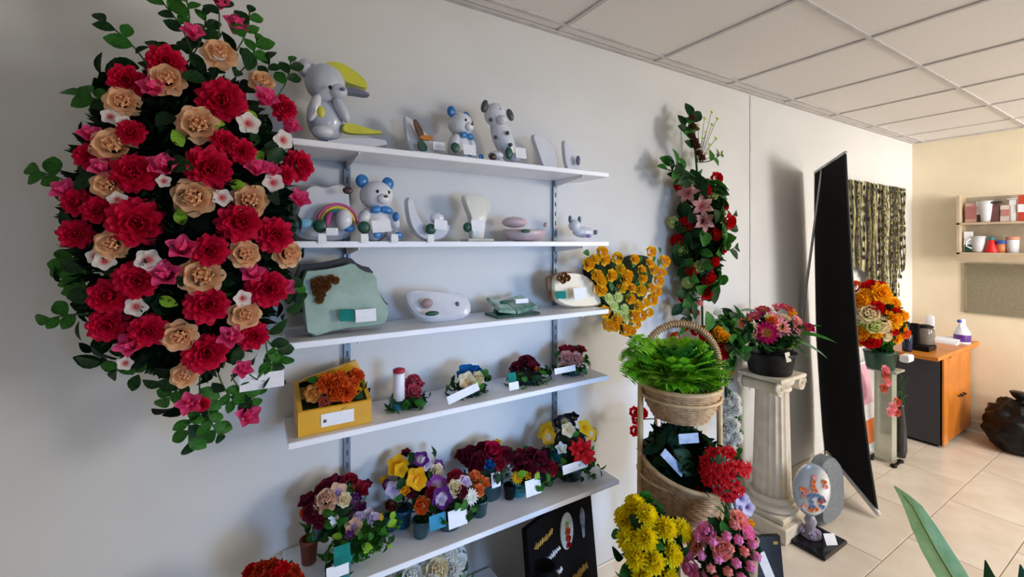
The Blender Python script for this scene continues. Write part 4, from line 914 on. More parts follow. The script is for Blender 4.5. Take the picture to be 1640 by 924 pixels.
# white and violet orchid
CO = at(1191, 812, d=1.62); t = thing('orchid_stem', 'white orchid with violet centres and an orange bud behind the pink tulips', 'flower arrangement', (CO.x, CO.y, 0))
part('pot', MB().lathe([(.04, 0), (.055, .12), (.06, .13), (.05, .13)], 20), black_m, t)
part('stem', MB().tube([(0, 0, .1), (.01, .0, .4), (0, 0, CO.z + .04)], .004, 6), stem_m, t)
wv = M('white violet petals', 'e2dcf4', .5, '6a3aa0', mode='petal')
for (x, y, r_, k_, m_) in ((1186, 797, 14, 'pansy', wv), (1196, 812, 14, 'pansy', wv), (1183, 818, 12, 'pansy', wv), (1200, 838, 9, 'bud', P_org2), (1190, 830, 10, 'pansy', wv), (1176, 806, 9, 'pansy', wv)):
    p = at(x, y, d=1.6); link(PN[k_], fmesh(k_, m_), t, p - t.location, q_flower((-.4, -1, .3), x), r_ * 1.6 / FPX)
link('leaf', leaf_me(L_mid, 'oval'), t, (0, 0, .42), q_leaf((-.6, -.6, .4), (0, -.5, 1)), .08)

# ------------------------------------------------------------------ column and its bowl of flowers
cp = Vector((at(1236, 600, d=2.44).x, at(1236, 600, d=2.44).y, 0)); 
t = thing('plaster_column', 'cream fluted column with scroll capital standing by the wall', 'column', cp)
yaw = -.0
part('plinth', MB().bevbox((0, 0, .04), (.30, .30, .08), .006).bevbox((0, 0, .095), (.25, .25, .03), .006), stone_m, t, False)
part('base_moulding', MB().lathe([(.118, .11), (.13, .118), (.132, .13), (.118, .142), (.106, .146), (.106, .155), (.116, .162), (.116, .172), (.1, .182)], 40), stone_m, t)
part('shaft', MB().lathe([(.098, .18), (.094, .25), (.088, .5), (.082, .765), (.09, .775)], 120, flute=.07, nf=18), stone_m, t)
part('neck_ring', MB().lathe([(.086, .765), (.095, .77), (.095, .78), (.084, .787)], 40), stone_m, t)
part('abacus', MB().bevbox((0, 0, .848), (.26, .235, .022), .004), stone_m, t, False)
part('echinus', MB().lathe([(.08, .785), (.105, .81), (.11, .838)], 36), stone_m, t)
for sx_ in (-1, 1):
    for sy_ in (-1, 1):
        pts = []
        for j in range(34):
            a = j * .42; r = .042 * (1 - j / 40); pts.append((sx_ * (.112 + r * math.cos(a)), sy_ * .10, .80 + r * math.sin(a)))
        part('volute', MB().tube(pts, .0075, 6), stone_m, t)
    part('scroll_roll', MB().lathe([(.026, -.1), (.034, -.09), (.03, 0), (.034, .09), (.026, .1)], 20, mat=Matrix.Translation((sx_ * .1, 0, .80)) @ Matrix.Rotation(PI / 2, 4, 'X')), stone_m, t)
zt = .8318
for ch in [c for c in t.children]: pass
t.scale = (1, 1, .9685)
t = thing('column_bouquet', 'magenta and pink daisies in a black pot on top of the column', 'flower arrangement', (cp.x - .02, cp.y, zt))
part('pot', MB().lathe([(.10, 0), (.105, .006), (.122, .1), (.13, .11), (.13, .12), (.115, .12)], 32), black_m, t)
card(t, 1262, 572, 14, 15, cp.y - .12, silver_m, 'pot_label')
C = at(1232, 528, d=2.42); C.y = cp.y; R = (.165, .12, .085)
filler(t, C - Vector((0, 0, .02)), R, 300, .06, L_dark, 6, .7)
MG = ('daisy', P_mag)
put_flowers(t, C, R, [(1223, 494, 15, 'daisy', P_mag), (1260, 491, 14, 'daisy', P_mag), (1228, 533, 19, 'daisy', P_mag), (1296, 525, 9, 'bud', P_mag), (1207, 504, 16, 'daisy', M('orchid pink petals', 'e0559a', .5, 'e8a070', mode='petal')), (1242, 507, 15, 'daisy', P_lpk), (1252, 524, 17, 'daisy', P_lpk), (1274, 521, 18, 'daisy', P_lpk), (1280, 512, 12, 'daisy', P_lpk),
    (1237, 514, 9, 'rose', P_or), (1258, 509, 9, 'rose', P_cream), (1193, 515, 10, 'rose', M('salmon petals', '', .5)), (1203, 530, 12, 'rose', P_cream), (1268, 500, 8, 'bud', P_org2), (1245, 492, 8, 'bud', P_lpk), (1230, 508, 6, 'bud', P_lite if False else P_green)], 9, .3)
put_leaves(t, C - Vector((0, 0, .04)), (.18, .14, .05), 80, .07, (L_dark, L_mid, L_mid, L_lite), 'long', 17, False, -.5)
for i, (a, b_) in enumerate([((1270, 535), (1335, 536)), ((1270, 545), (1325, 562)), ((1265, 530), (1308, 515)), ((1200, 540), (1172, 560)), ((1260, 548), (1300, 568)), ((1215, 500), (1190, 492))]):
    p0 = at(a[0], a[1], d=2.4); p1 = at(b_[0], b_[1], d=2.36); link('leaf', leaf_me((L_mid, L_grey)[i % 2], 'long'), t, p0 - t.location, q_leaf(p1 - p0, (0, -.3, 1)), (p1 - p0).length * 1.1)

# ------------------------------------------------------------------ tilted black display banner
t = thing('display_banner', 'tall black curved display banner with silver edge standing obliquely by the wall', 'banner', (3.1, 1.15, 0))
bl0 = t.location
def bez(rows):    # rows of (near point, far point) by height
    return rows
near = [at(1406, 822, d=2.47), at(1393, 740, d=2.50), at(1383, 660, d=2.52), at(1374, 560, d=2.54), at(1364, 430, d=2.54), at(1358, 320, d=2.53), at(1354, 246, d=2.52)]
far = [at(1322, 716, d=2.98), at(1319, 690, d=2.99), at(1314, 620, d=2.99), at(1309, 540, d=2.97), at(1307, 430, d=2.94), at(1306, 340, d=2.92), at(1306, 276, d=2.90)]
far = [Vector((f.x, min(f.y, 1.47), f.z)) for f in far]
near[0].z = .02
far[0].z = min(far[0].z, .14)
n = len(near); mb = MB(); off = (near[0] - far[0]).cross(UP).normalized() * .006
seg = 6
for sgn in (1, -1):
    st = len(mb.v)
    for i in range(n):
        for j in range(seg + 1):
            s_ = j / seg; mb.v.append(far[i].lerp(near[i], s_) - bl0 + off * sgn)
    for i in range(n - 1):
        for j in range(seg):
            a = st + i * (seg + 1) + j; f = (a, a + 1, a + seg + 2, a + seg + 1); mb.f.append(f if sgn > 0 else f[::-1])
part('black_panel', mb, M('black banner fabric', '060607', .9, '09090a', 60), t)
edge = MB().tube([p - bl0 for p in far], .009, 6)
part('side_rail', edge, silver_m, t)
part('side_rail', MB().tube([p - bl0 for p in near], .006, 6), M('dark edge', '2a2a2c', .5), t)
part('bottom_rail', MB().tube([far[0] - bl0 + Vector((-.02, -.02, .0)), near[0] - bl0 + Vector((-.02, -.01, .012))], .014, 8), M('pale aluminium', 'd8d8d8', .5), t)
part('top_rail', MB().tube([far[-1] - bl0, near[-1] - bl0 + UP * .005], .011, 8), silver_m, t)
s0 = far[-1].lerp(near[-1], .25); s1 = at(1272, 505, d=2.93); s1.y = min(s1.y, 1.47)
part('support_strut', MB().tube([s0 - bl0, s0.lerp(s1, .5) - bl0, s1 - bl0, Vector((s1.x - .01, 1.46, 1.0)) - bl0], .008, 6), silver_m, t)
ft = far[0] - bl0
part('foot', MB().tube([(ft.x, ft.y, ft.z), (ft.x + .0, ft.y, .012)], .01, 6), silver_m, t)
part('foot', MB().tube([(ft.x - .2, ft.y - .02, .012), (ft.x + .12, ft.y - .02, .012)], .01, 6), silver_m, t)

# ------------------------------------------------------------------ grey memorial stone and glass ornament on its tray
gs = at(1317, 822, z=0); t = thing('memorial_stone', 'rounded grey memorial stone on the floor behind the glass ornament', 'stone', (gs.x - .02, gs.y + .0, 0))
pts = [(-.17, 0), (.10, 0), (.105, .16), (.09, .27), (.03, .35), (-.10, .35), (-.16, .27), (-.175, .14)]
o = part('stone', MB().prism(smooth_poly(pts, 2), .08, None, .12), M('blue grey granite', '7d858c', .4, '666e76', 90, .2), t); sharp(o)
tr = at(1298, 864, z=0); t = thing('glass_ornament', 'clear oval glass ornament with painted flowers on a square black granite tray', 'ornament', (tr.x, tr.y, 0), None, .0)
part('tray', MB().bevbox((0, 0, .011), (.235, .235, .022), .004, Matrix.Rotation(.0, 4, 'Z')), granite_m, t, False)
gl = M('frosted lilac glass', 'cfc8d6', .15, 'b8b4cc', 20, trans=.55)
yw = Matrix.Rotation(-TH, 4, 'Z')
part('glass_foot', MB().lathe([(.045, .022), (.05, .03), (.03, .05), (.022, .075), (.03, .1), (.012, .14)], 20), gl, t)
tt = Matrix.Translation((.0, .0, .265))
ovp = [(.095 * math.cos(a), .135 * math.sin(a)) for a in [2 * PI * j / 32 for j in range(32)]]
o = part('glass_oval', MB().prism(ovp, .022, tt @ yw, .12), M('milky blue glass', 'a9b2bd', .15, '97a3b2', 14, trans=.35), t); sharp(o)
rg = random.Random(3)
for i in range(24):
    a = rg.uniform(0, 2 * PI); q = math.sqrt(rg.random()) * .85
    p = tt @ yw @ Vector((.085 * q * math.cos(a), -.025, .12 * q * math.sin(a)))
    link('painted_flower', fmesh('pansy', rg.choice((M('coral petals', '', .5), M('powder blue petals', '7f9cc8', .5, '5f7cb0', mode='petal'), P_lpk, M('salmon petals', '', .5), M('powder blue petals', '', .5)))), t, p, q_flower(yw.to_3x3() @ Vector((0, -1, 0)), i), .014)
o = part('card', MB().box((0, 0, 0), (.058, .0016, .05)), card_m, t, False, loc=(.015, -.085, .045)); o.rotation_euler = (-.5, .0, -.5)
for i in range(5): link('petal_relief', fmesh('bud', vp), t, (.035 * math.cos(i * 1.3) - .01, .035 * math.sin(i * 1.3), .05), q_flower((math.cos(i * 1.3), math.sin(i * 1.3), .8), i), .02)
# framed plaque on the floor
fp = at(1231, 900, d=1.92); t = thing('framed_plaque', 'small black framed plaque with a white card leaning at the floor beside the tulips', 'plaque', (fp.x, fp.y, 0))
RM2 = Matrix.Rotation(-.5, 4, 'Z') @ Matrix.Rotation(-.15, 4, 'X')
part('frame', MB().bevbox((0, 0, .125), (.14, .02, .25), .004, RM2), granite_m, t, False)
o = part('card', MB().box((0, 0, 0), (.04, .0016, .11), RM2 @ Matrix.Translation((-.01, -.012, .13)) @ Matrix.Rotation(-.35, 4, 'Y')), card_m, t, False)
for q in (-1, 1): part('gold_corner', MB().box((q * .045, -.011, .22), (.02, .003, .012), RM2), gold_m, t, False)
part('prop', MB().box((0, .05, .05), (.02, .09, .01), RM2), granite_m, t, False)

# ------------------------------------------------------------------ bouquet on the acrylic stand
sp_ = at(1418, 738, z=0); t = thing('acrylic_stand', 'clear greenish acrylic pedestal on black feet in front of the desk', 'pedestal', (sp_.x, sp_.y, 0))
acr = M('greenish acrylic', 'e6eadc', .12, 'dce2d0', 10, trans=.6)
part('box', MB().bevbox((0, 0, .33), (.085, .10, .62), .004), acr, t, False)
part('top_plate', MB().bevbox((0, 0, .65), (.15, .17, .015), .003), acr, t, False)
for sx_ in (-1, 1):
    for sy_ in (-1, 1): part('foot', MB().lathe([(.016, 0), (.02, .01), (.014, .02)], 12, (sx_ * .06, sy_ * .065, 0)), black_m, t)
part('base_bar', MB().box((0, -.07, .012), (.16, .015, .01)).box((0, .07, .012), (.16, .015, .01)), black_m, t, False)
zb = .6575
b0 = Vector((sp_.x - .03, sp_.y + .02, zb)); t = thing('golden_bouquet', 'full bouquet of golden yellow, red and cream flowers in a green pot before the desk', 'flower arrangement', b0)
part('pot', MB().lathe([(.075, 0), (.08, .006), (.095, .11), (.1, .12), (.085, .12)], 28), M('dark green pot', '174a3a', .4, '10382c', 12), t)
C = at(1398, 505, d=3.05); C.x = b0.x; C.y = b0.y; C = at(1402, 503, d=depth(C)); R = (.19, .115, .24)
filler(t, C, R, 500, .07, L_dark, 8, .7)
for q in range(5): part('stem', MB().tube([(.03 * math.cos(q), .03 * math.sin(q), .1), (C - b0) * .6], .004, 5), stem_m, t)
BB = '1366,458,O,9 1396,458,S,11 1412,459,S,9 1377,481,Y,15 1411,470,Y,17 1430,485,Y,13 1375,500,C,13 1393,502,C,14 1407,494,S,10 1431,496,S,10 1428,512,Y,17 1441,522,Y,13 1412,521,C,13 1430,528,S,10 1379,532,Y,15 1395,546,S,12 1440,540,Y,12 1452,535,O,8 1400,523,G,12 1376,517,G,8 1420,538,C,9 1385,469,Y,9 1448,505,Y,9 1405,535,Y,9 1372,548,Y,8 1355,520,Y,12 1350,490,S,12 1355,470,Y,12 1362,505,S,8'
mk = {'O': ('rose', P_or), 'S': ('rose', P_scar), 'Y': ('carn', P_org2), 'C': ('rose', P_cream), 'G': ('rose', P_green)}
put_flowers(t, C, R, [(int(a.split(',')[0]), int(a.split(',')[1]), int(a.split(',')[3]) * 1.1, *mk[a.split(',')[2]]) for a in BB.split()], 9, .45)
put_leaves(t, C - Vector((0, 0, .08)), (.17, .13, .17), 70, .08, (L_dark, L_mid), 'oval', 21)
# pink hanging blooms beside the stand
t = thing('pink_garland', 'small pink flowers trailing down beside the acrylic pedestal', 'flower arrangement', (sp_.x + .17, sp_.y - .03, 0))
part('vase', MB().lathe([(.03, 0), (.04, .05), (.035, .25), (.022, .36), (.026, .38), (.02, .38)], 18), M('smoky glass', '3a3a3c', .2, trans=.2), t)
part('stem', MB().tube([(0, 0, .3), (-.01, -.01, .5), (-.12, -.08, .62)], .003, 5), stem_m, t); part('stem', MB().tube([(0, 0, .3), (.01, -.01, .42), (.03, -.03, .45)], .003, 5), stem_m, t)
for i, (x, y) in enumerate(((1418, 600), (1420, 612), (1415, 622), (1418, 592), (1437, 644), (1430, 652), (1436, 660), (1426, 660))):
    p = at(x, y, Y=sp_.y - .10); link('rose', fmesh('rose', P_lpk if i % 2 else M('coral petals', '', .5)), t, p - t.location, q_flower((-.3, -1, .3), i), .027)
for i in range(8): link('leaf', leaf_me(L_dark, 'oval'), t, (-.01 * (i % 3), 0, .4 + .02 * i), q_leaf((math.cos(i * 2), -.3, math.sin(i * 2)), (0, -1, .2)), .06)
# poster board
pb = at(1394, 714, d=3.28); t = thing('poster_board', 'pink, white and orange poster board leaning behind the acrylic pedestal', 'poster', (pb.x, 1.40, 0))
RP = Matrix.Rotation(-.11, 4, 'X')
part('board', MB().box((0, 0, .32), (.26, .012, .64), RP), card_m, t, False)
for nm, z0, z1, c in (('pink_field', .33, .625, 'e6b4c4'), ('white_field', .22, .33, 'eae6ea'), ('orange_field', .05, .22, 'e2793c'), ('pale_border', .015, .045, 'cfe0ec')):
    part(nm, MB().box((0, -.007, (z0 + z1) / 2), (.245, .002, z1 - z0), RP), M('poster ' + nm.replace('_', ' '), c, .5, scale=8), t, False)
part('pink_arch_print', MB().prism([(.05 * math.cos(a) * (1 - .3 * math.sin(a)), .1 * math.sin(a)) for a in [2 * PI * j / 18 for j in range(18)]], .001, RP @ Matrix.Translation((-.02, -.008, .47))), M('poster deep pink', 'cf8aa4', .5), t, False)

# ------------------------------------------------------------------ desk cabinet
DX0, DX1, DY0, DY1 = 4.47, 5.13, 1.13, 1.485
t = thing('desk_cabinet', 'low cabinet with orange wood doors and charcoal side in the far corner', 'cabinet', ((DX0 + DX1) / 2, (DY0 + DY1) / 2, 0))
o0 = t.location; wood = M('cherry wood laminate', 'd07c24', .35, 'b46618', 5); wood_l = M('light cherry wood edge', 'd08030', .35, 'bd6f24', 5)
char = M('charcoal laminate', '34363d', .5, '2e3036', 20)
W2 = (DX1 - DX0); D2 = (DY1 - DY0)
part('side_panel', MB().bevbox((-W2 / 2 + .009, 0, .36), (.018, D2, .68), .001), char, t, False)
part('side_panel', MB().bevbox((W2 / 2 - .009, 0, .36), (.018, D2, .68), .001), char, t, False)
part('plinth', MB().box((0, .01, .02), (W2 - .04, D2 - .04, .04)), black_m, t, False)
part('carcass', MB().box((0, .01, .37), (W2 - .038, D2 - .03, .655)), wood, t, False)
part('corner_post', MB().bevbox((-W2 / 2 + .05, -D2 / 2 + .0, .365), (.1, .02, .69), .001), wood_l, t, False)
for q in (0, 1):
    w_ = (W2 - .1 - .008) / 2
    d_ = part('door', MB().bevbox((0, 0, 0), (w_ - .004, .018, .66), .0015), wood, t, False, loc=(-W2 / 2 + .104 + w_ * (q + .5), -D2 / 2 - .001, .365))
    hx = (w_ / 2 - .03) * (1 if q == 0 else -1)
    part('handle', MB().tube([(hx - .035, -.009, -.02), (hx - .03, -.03, -.02), (hx + .03, -.03, -.02), (hx + .035, -.009, -.02)], .005, 6), black_m, d_)
part('worktop', MB().bevbox((-.14, -.03, .722), (W2 + .32, D2 + .05, .03), .004), wood_l, t, False)
part('worktop_lip', MB().bevbox((.03, -D2 / 2 - .03, .70), (W2 - .02, .02, .03), .004), wood, t, False)
zd = .7371
def dd_(px, Y): return onz(px, Y, zd)
t = thing('water_dispenser', 'black and clear countertop appliance on the desk cabinet', 'appliance', dd_(1477, 1.22))
part('base', MB().bevbox((0, 0, .02), (.16, .12, .04), .006), black_m, t, False); part('back', MB().bevbox((-.05, .03, .12), (.04, .05, .16), .006), black_m, t, False)
part('glass_jug', MB().lathe([(.04, .04), (.055, .05), (.055, .15), (.045, .17)], 20, (.02, -.01, 0)), M('smoked glass', '8f8a84', .1, trans=.5), t); part('jug_lid', MB().lathe([(.05, .17), (.05, .18), (.02, .19)], 20, (.02, -.01, 0)), black_m, t)
part('jug_handle', MB().tube([(.07, -.02, .07), (.1, -.03, .08), (.1, -.03, .14), (.07, -.02, .155)], .006, 6), silver_m, t)
t = thing('dark_bottle', 'dark blue bottle behind the golden bouquet on the desk', 'bottle', dd_(1453, 1.26))
part('body', MB().lathe([(.025, 0), (.03, .01), (.03, .12), (.012, .16), (.012, .2)], 18), M('dark blue glass', '1a2744', .2), t); part('cap', MB().lathe([(.014, .2), (.014, .22)], 12), black_m, t)
t = thing('white_jar', 'white jar at the wall end of the desk behind the appliance', 'jar', dd_(1492, 1.38))
part('body', MB().lathe([(.04, 0), (.05, .01), (.05, .16), (.03, .19)], 20), white_c, t); part('lid', MB().lathe([(.034, .19), (.034, .21)], 20), white_c, t)
t = thing('paper_stack', 'small stack of white papers on the desk beside the appliance', 'papers', dd_(1518, 1.2))
for q in range(3): part('sheet_bundle', MB().box((0, 0, .006 + q * .013), (.2 - .02 * q, .14, .012), Matrix.Rotation(.1 * q, 4, 'Z')), card_m, t, False)
t = thing('tissue_pack', 'white folded tissue pack at the left end of the desk', 'tissues', dd_(1452, 1.15))
part('pack', MB().bevbox((0, 0, .025), (.09, .05, .05), .008), card_m, t, False)
t = thing('spray_bottle', 'white spray bottle with violet liquid and blue nozzle on the desk', 'bottle', dd_(1541, 1.125))
part('body', MB().lathe([(.045, 0), (.05, .01), (.05, .09), (.02, .15), (.018, .165)], 20), M('clear bottle plastic', 'dfe6f0', .2), t)
part('liquid_label', MB().lathe([(.051, .02), (.0515, .025), (.0515, .07), (.051, .075)], 20), M('violet liquid', '5a2a86', .3), t)
part('spray_head', MB().bevbox((-.02, 0, .185), (.085, .028, .03), .006).bevbox((.012, 0, .16), (.03, .03, .03), .004), M('white plastic', 'eceef2', .4), t, False)
part('nozzle', MB().lathe([(.012, 0), (.012, .02)], 12, mat=Matrix.Translation((-.06, 0, .187)) @ Matrix.Rotation(-PI / 2, 4, 'Y')), M('blue nozzle', '2648c0', .4), t); part('trigger', MB().tube([(-.03, 0, .172), (-.045, 0, .15), (-.035, 0, .125)], .005, 6), M('white plastic', '', .4), t)
# rubbish bag
bp = Vector((4.91, .81, 0)); t = thing('rubbish_bag', 'knotted black plastic rubbish bag on the floor by the far wall', 'bag', bp)
import mathutils.noise as mn
mb = MB().ball((0, 0, .17), (.2, .2, .2), 56, 34)
for v in mb.v:
    n_ = mn.fractal(v * 11, 1, 2, 5); v.x *= 1 + .16 * n_; v.y *= 1 + .16 * n_; v.z = max(.002, v.z * (1 + .12 * n_))
part('bag_body', mb, M('black bin liner', '08080a', .45, '08080a', 20), t)
mb = MB().lathe([(.05, 0), (.02, .03), (.045, .06), (.06, .09)], 16, (0, 0, .345))
for v in mb.v: v.x += .02 * mn.noise(v * 30)
part('knot', mb, M('black bin liner', '', .2), t)

# ------------------------------------------------------------------ ribbons on the far left wall
t = thing('ribbon_rack', 'rack of patterned olive and black memorial ribbons on the shelf wall behind the banner', 'ribbons', (at(1405, 310, Y=WY).x, WY, 2.0))
XL, XR = at(1358, 300, Y=WY - .04).x, at(1449, 318, Y=WY - .04).x; o0 = t.location
part('rail', MB().tube([(XL - o0.x, -.035, 0), (XR - o0.x, -.035, 0)], .009, 8), M('dark rail', '3c382c', .5), t)
for x in (XL, (XL + XR) / 2, XR): part('rail_bracket', MB().box((x - o0.x, -.018, 0), (.015, .036, .02)), black_m, t, False)
rib = [M('olive ribbon', '7b7447', .7, '48432c', 26), M('black ribbon', '2b2724', .6, '4c4530', 30), M('khaki ribbon', 'a09a68', .7, '6c6640', 26), M('pale ribbon', 'c4bfa2', .7, '8c8560', 26), M('brown black ribbon', '3a2c2c', .6, '211a1c', 30)]
rg = random.Random(41); N = 24
for i in range(N):
    x = XL + (XR - XL) * (i + .5) / N - o0.x; wd_ = (XR - XL) / N * .92
    fr_ = i / N
    L = .62 + .22 * math.sin(fr_ * PI * .9) + rg.uniform(-.06, .06) + (.12 if 16 < i < 20 else 0)
    mi = [0, 2, 1, 0, 3, 2, 4, 0, 1, 2, 3, 4, 0, 1, 2, 3, 1, 4, 1, 1, 0, 4, 0, 2][i]
    mb = MB(); y = -.048 - rg.uniform(0, .01)
    vs = []
    for j in range(9):
        zz = -L * j / 8; wv_ = .006 * math.sin(j * 1.1 + i)
        vs += [(x - wd_ / 2, y + wv_, zz + .012), (x + wd_ / 2, y + wv_ + .004, zz + .012), (x + wd_ / 2, y + wv_ + .006, zz + .012), (x - wd_ / 2, y + wv_ + .002, zz + .012)]
    fs = []
    for j in range(8):
        for q in range(4): fs.append((j * 4 + q, j * 4 + (q + 1) % 4, j * 4 + 4 + (q + 1) % 4, j * 4 + 4 + q))
    mb.add(vs, fs + [(0, 3, 2, 1), (32, 33, 34, 35)]); rb = part('ribbon', mb, rib[mi], t, False)
    if i % 2 == 0 or mi in (1, 4):
        rs = MB()
        for q in range(int(L / .075)):
            zq = -.05 - q * .075
            for a in range(3): rs.box((x + rg.uniform(-.3, .3) * wd_, y - .008, zq + rg.uniform(-.02, .02)), (wd_ * .42, .003, .028))
        part('ribbon_print', rs, rib[(mi + 1) % 5] if mi != 1 else rib[2], t, False, kind='stuff')

# ------------------------------------------------------------------ wall shelf unit and board on the far wall
XB = BX
Y1 = at(1543, 320, X=XB).y; Y0 = .42
t = thing('wall_shelf_unit', 'two-compartment beige shelf unit fixed to the far wall', 'shelf', (XB, (Y0 + Y1) / 2, 1.40))
sm_ = M('beige oak laminate', 'c2b098', .5, 'b4a188', 10); Lw = Y1 - Y0
part('back_panel', MB().box((-.006, 0, .26), (.012, Lw, .52)), M('taupe panel', 'b3a692', .6), t, False)
for zz, nm in ((.06, 'bottom_board'), (.30, 'middle_board')): part(nm, MB().bevbox((-.09, 0, zz), (.18, Lw, .018), .002), sm_, t, False)
part('lower_fascia', MB().bevbox((-.172, 0, .025), (.014, Lw, .055), .002), sm_, t, False)
for q in (-1, 1): part('side_board', MB().bevbox((-.09, q * (Lw / 2 - .009), .28), (.18, .018, .50), .002), sm_, t, False)
part('bracket', MB().prism([(0, 0), (.14, 0), (0, -.0)] if False else [(0, 0), (.12, 0), (.12, .01), (0, .01)], .02, Matrix.Translation((-.13, .2, 0))), sm_, t, False)
def bk(px, z_, h, w_, c, name='framed_card', label='', cat='card', m=None, dep=.03):
    p = at(px, 340, X=XB - .10); t2 = thing(name, label, cat, (XB - .10, p.y, z_))
    part('body', MB().bevbox((0, 0, h / 2), (dep, w_ * .7, h), .004, Matrix.Rotation(.08, 4, 'Y')), m or M('card ' + c, c, .5, scale=14), t2, False)
    return t2
zt_ = 1.40 + .309; zl = 1.40 + .069
t2 = bk(1556, zt_, .16, .10, 'c9a39c', label='pink toned picture card, leftmost on the upper compartment of the far shelf'); part('picture', MB().prism([(-.03, .03), (.03, .03), (.035, .13), (-.035, .13)], .002, Matrix.Translation((-.018, 0, 0)) @ Matrix.Rotation(-PI / 2, 4, 'Z')), M('card rose tone', 'a86a68', .5), t2, False)
t2 = bk(1568, zt_, .17, .04, '3a2e2e', 'book', 'dark brown upright book beside the pink picture card', 'book'); part('page_block', MB().box((0, 0, .086), (.02, .03, .165)), card_m, t2, False)
t2 = thing('white_vase', 'white tapered vase standing on the upper compartment of the far shelf', 'vase', (XB - .1, at(1579, 340, X=XB - .1).y, zt_)); part('body', MB().lathe([(.025, 0), (.03, .01), (.036, .1), (.04, .17), (.034, .17), (.028, .1)], 20), white_c, t2)
t2 = bk(1594, zt_, .15, .06, '6a4446', 'box', 'plum coloured box between the white vase and the white packs', 'box'); part('lid', MB().bevbox((0, 0, .155), (.05, .07, .015), .003), M('card 3a2e2e', '', .5), t2, False)
t2 = bk(1611, zt_, .13, .08, 'd8ccc4', 'box', 'pale pink box on the right of the upper compartment of the far shelf', 'box'); part('label', MB().box((-.018, 0, .07), (.003, .04, .05)), M('card c07c78', 'c07c78', .5), t2, False)
t2 = bk(1622, zt_, .17, .05, 'e6e6ea', 'box', 'white tall carton next to the pale pink box on the far shelf', 'box'); part('flap', MB().box((-.01, 0, .175), (.03, .05, .004)), card_m, t2, False)
t2 = bk(1636, zt_, .20, .05, 'c04632', 'box', 'tall red carton at the right edge of the picture on the far shelf', 'box'); part('label', MB().box((-.018, 0, .1), (.003, .03, .06)), card_m, t2, False)
t2 = bk(1551, zl, .17, .06, '1d4a34', 'book', 'dark green book at the left of the lower compartment of the far shelf', 'book'); part('page_block', MB().box((0, 0, .086), (.02, .05, .165)), card_m, t2, False)
t2 = thing('white_cup', 'white mug beside the dark green book on the far shelf', 'mug', (XB - .1, at(1568, 380, X=XB - .1).y, zl)); part('body', MB().lathe([(.03, 0), (.034, .01), (.04, .13), (.036, .13), (.03, .02)], 22), white_c, t2); part('handle', MB().tube([(-.03, .035, .03), (-.035, .065, .05), (-.035, .065, .09), (-.03, .04, .11)], .006, 6), white_c, t2)
t2 = thing('red_cone', 'red cone shaped ornament on the lower compartment of the far shelf', 'ornament', (XB - .11, at(1588, 385, X=XB - .11).y, zl)); part('body', MB().lathe([(.042, 0), (.042, .008), (.016, .1), (.005, .12)], 24), M('red plastic', 'd81a1e', .4), t2); part('collar', MB().lathe([(.018, .1), (.02, .11), (.008, .125)], 12), teal_m, t2)
t2 = thing('paint_tub', 'blue lidded tub right of the red cone on the far shelf', 'tub', (XB - .1, at(1604, 385, X=XB - .1).y, zl)); part('body', MB().lathe([(.026, 0), (.03, .07)], 20), M('orange tub', 'd88a5c', .5), t2); part('lid', MB().lathe([(.034, .07), (.034, .09), (.024, .095)], 20), M('blue lid', '2058b8', .4), t2)
t2 = thing('white_tub', 'white flat tub at the right of the lower compartment of the far shelf', 'tub', (XB - .1, at(1622, 380, X=XB - .1).y, zl)); part('body', MB().lathe([(.032, 0), (.036, .1), (.032, .11)], 20), white_c, t2); part('lid', MB().lathe([(.038, .1), (.038, .12), (.03, .125)], 20), M('salmon lid', 'd89078', .5), t2)
# notice board
nb = at(1548, 422, X=XB); Yl = nb.y
t = thing('notice_board', 'plain olive grey felt notice board below the far wall shelf', 'board', (XB, (Yl + .42) / 2, 1.17))
part('felt', MB().box((-.009, 0, 0), (.014, Yl - .42, .39)), M('olive felt', '857e69', .9, '7c7560', 60, .3), t, False)
fr = MB()
for zz in (-.2, .2): fr.box((-.01, 0, zz), (.02, Yl - .42 + .012, .012))
for yy_ in (-1, 1): fr.box((-.01, yy_ * (Yl - .42) / 2, 0), (.02, .012, .40))
part('frame', fr, M('olive frame', '8c866f', .6), t, False)

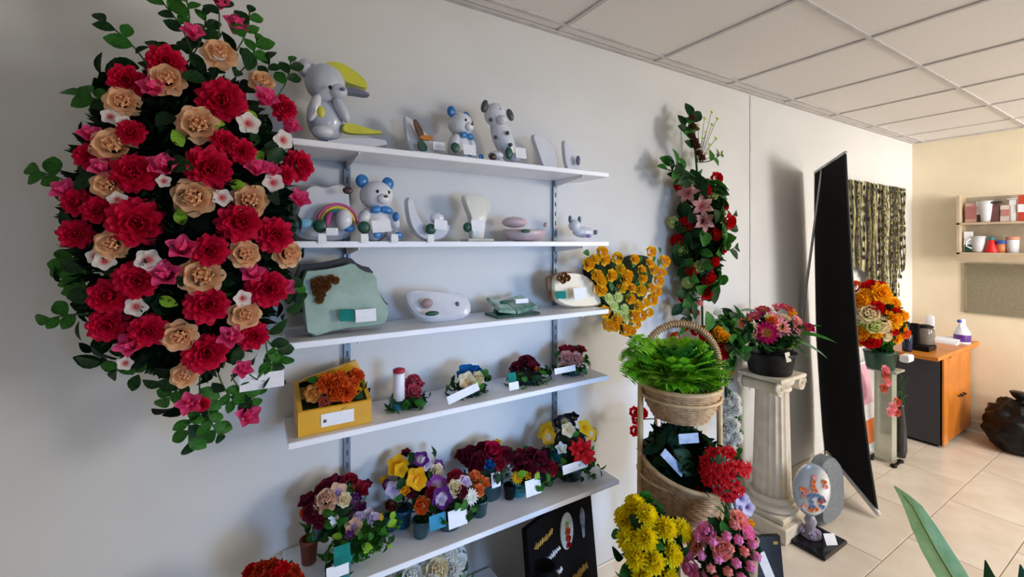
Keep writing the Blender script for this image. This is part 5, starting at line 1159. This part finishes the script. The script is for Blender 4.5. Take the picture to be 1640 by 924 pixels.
# ------------------------------------------------------------------ plant close to the camera, bottom right
pl = at(1560, 1000, d=1.15); t = thing('lance_leaf_plant', 'potted plant with one long green lance leaf reaching up over the floor, bottom right', 'plant', (pl.x, pl.y, 0))
part('pot', MB().lathe([(.09, 0), (.1, .01), (.13, .24), (.14, .25), (.14, .27), (.12, .27), (.115, .22)], 32), M('grey planter', '55575c', .5), t); part('soil', MB().lathe([(.115, .2), (.11, .235)], 24), oasis_m, t)
def blade(pts, wmax, m, name='leaf', mid=None):
    pts = [Vector(p) for p in pts]; n_ = len(pts); mb = MB(); vs = []
    for i, p in enumerate(pts):
        s_ = i / (n_ - 1); tn = (pts[min(i + 1, n_ - 1)] - pts[max(i - 1, 0)]).normalized(); vw = (EYE - (p + t.location)).normalized()
        sd = tn.cross(vw).normalized(); nn = sd.cross(tn); w_ = wmax * math.sin(PI * min(.985, .12 + .87 * s_)) ** .9
        for v in (-1, -.5, 0, .5, 1): vs.append(p + sd * v * w_ + nn * abs(v) * w_ * .3 * (-1))
    for i in range(n_ - 1):
        for v in range(4): a = i * 5 + v; mb.f.append((a, a + 1, a + 6, a + 5))
    mb.v = vs; lf = part(name, mb, m, t)
    if mid: part('midrib', MB().tube([p - (p + t.location - EYE).normalized() * .002 for p in pts[:-1]], [.0035 * (1 - i / n_) + .0006 for i in range(n_ - 1)], 5), mid, lf)
    return lf
def W_(px, py, d): return at(px, py, d=d) - t.location
bz = [Vector((0, 0, .22)), W_(1590, 1060, 1.13), W_(1562, 990, 1.14), W_(1541, 950, 1.15), W_(1520, 915, 1.16), W_(1500, 882, 1.18), W_(1480, 845, 1.20), W_(1462, 812, 1.23), W_(1447, 794, 1.26), W_(1432, 778, 1.29)]
blade(bz, .034, M('dusty green leaf', 'a4cc9c', .55, '90bc88', 30), mid=M('olive midrib', '6a7a1c', .5))
for (x, y, w_, m_) in ((1578, 897, .02, L_dark), (1634, 904, .022, M('blue green leaf', '1f4c40', .4))):
    blade([Vector((0, 0, .22)), W_(x + 10, y + 190, 1.12), W_(x + 16, y + 110, 1.1), W_(x + 14, y + 60, 1.1), W_(x + 8, y + 30, 1.1), W_(x, y, 1.1)], w_, m_)
for (x, y) in ((1650, 960), (1700, 930), (1540, 1010)): blade([Vector((0, 0, .22)), W_(x, y + 150, 1.2), W_(x, y + 70, 1.2), W_(x, y, 1.2)], .025, L_mid)
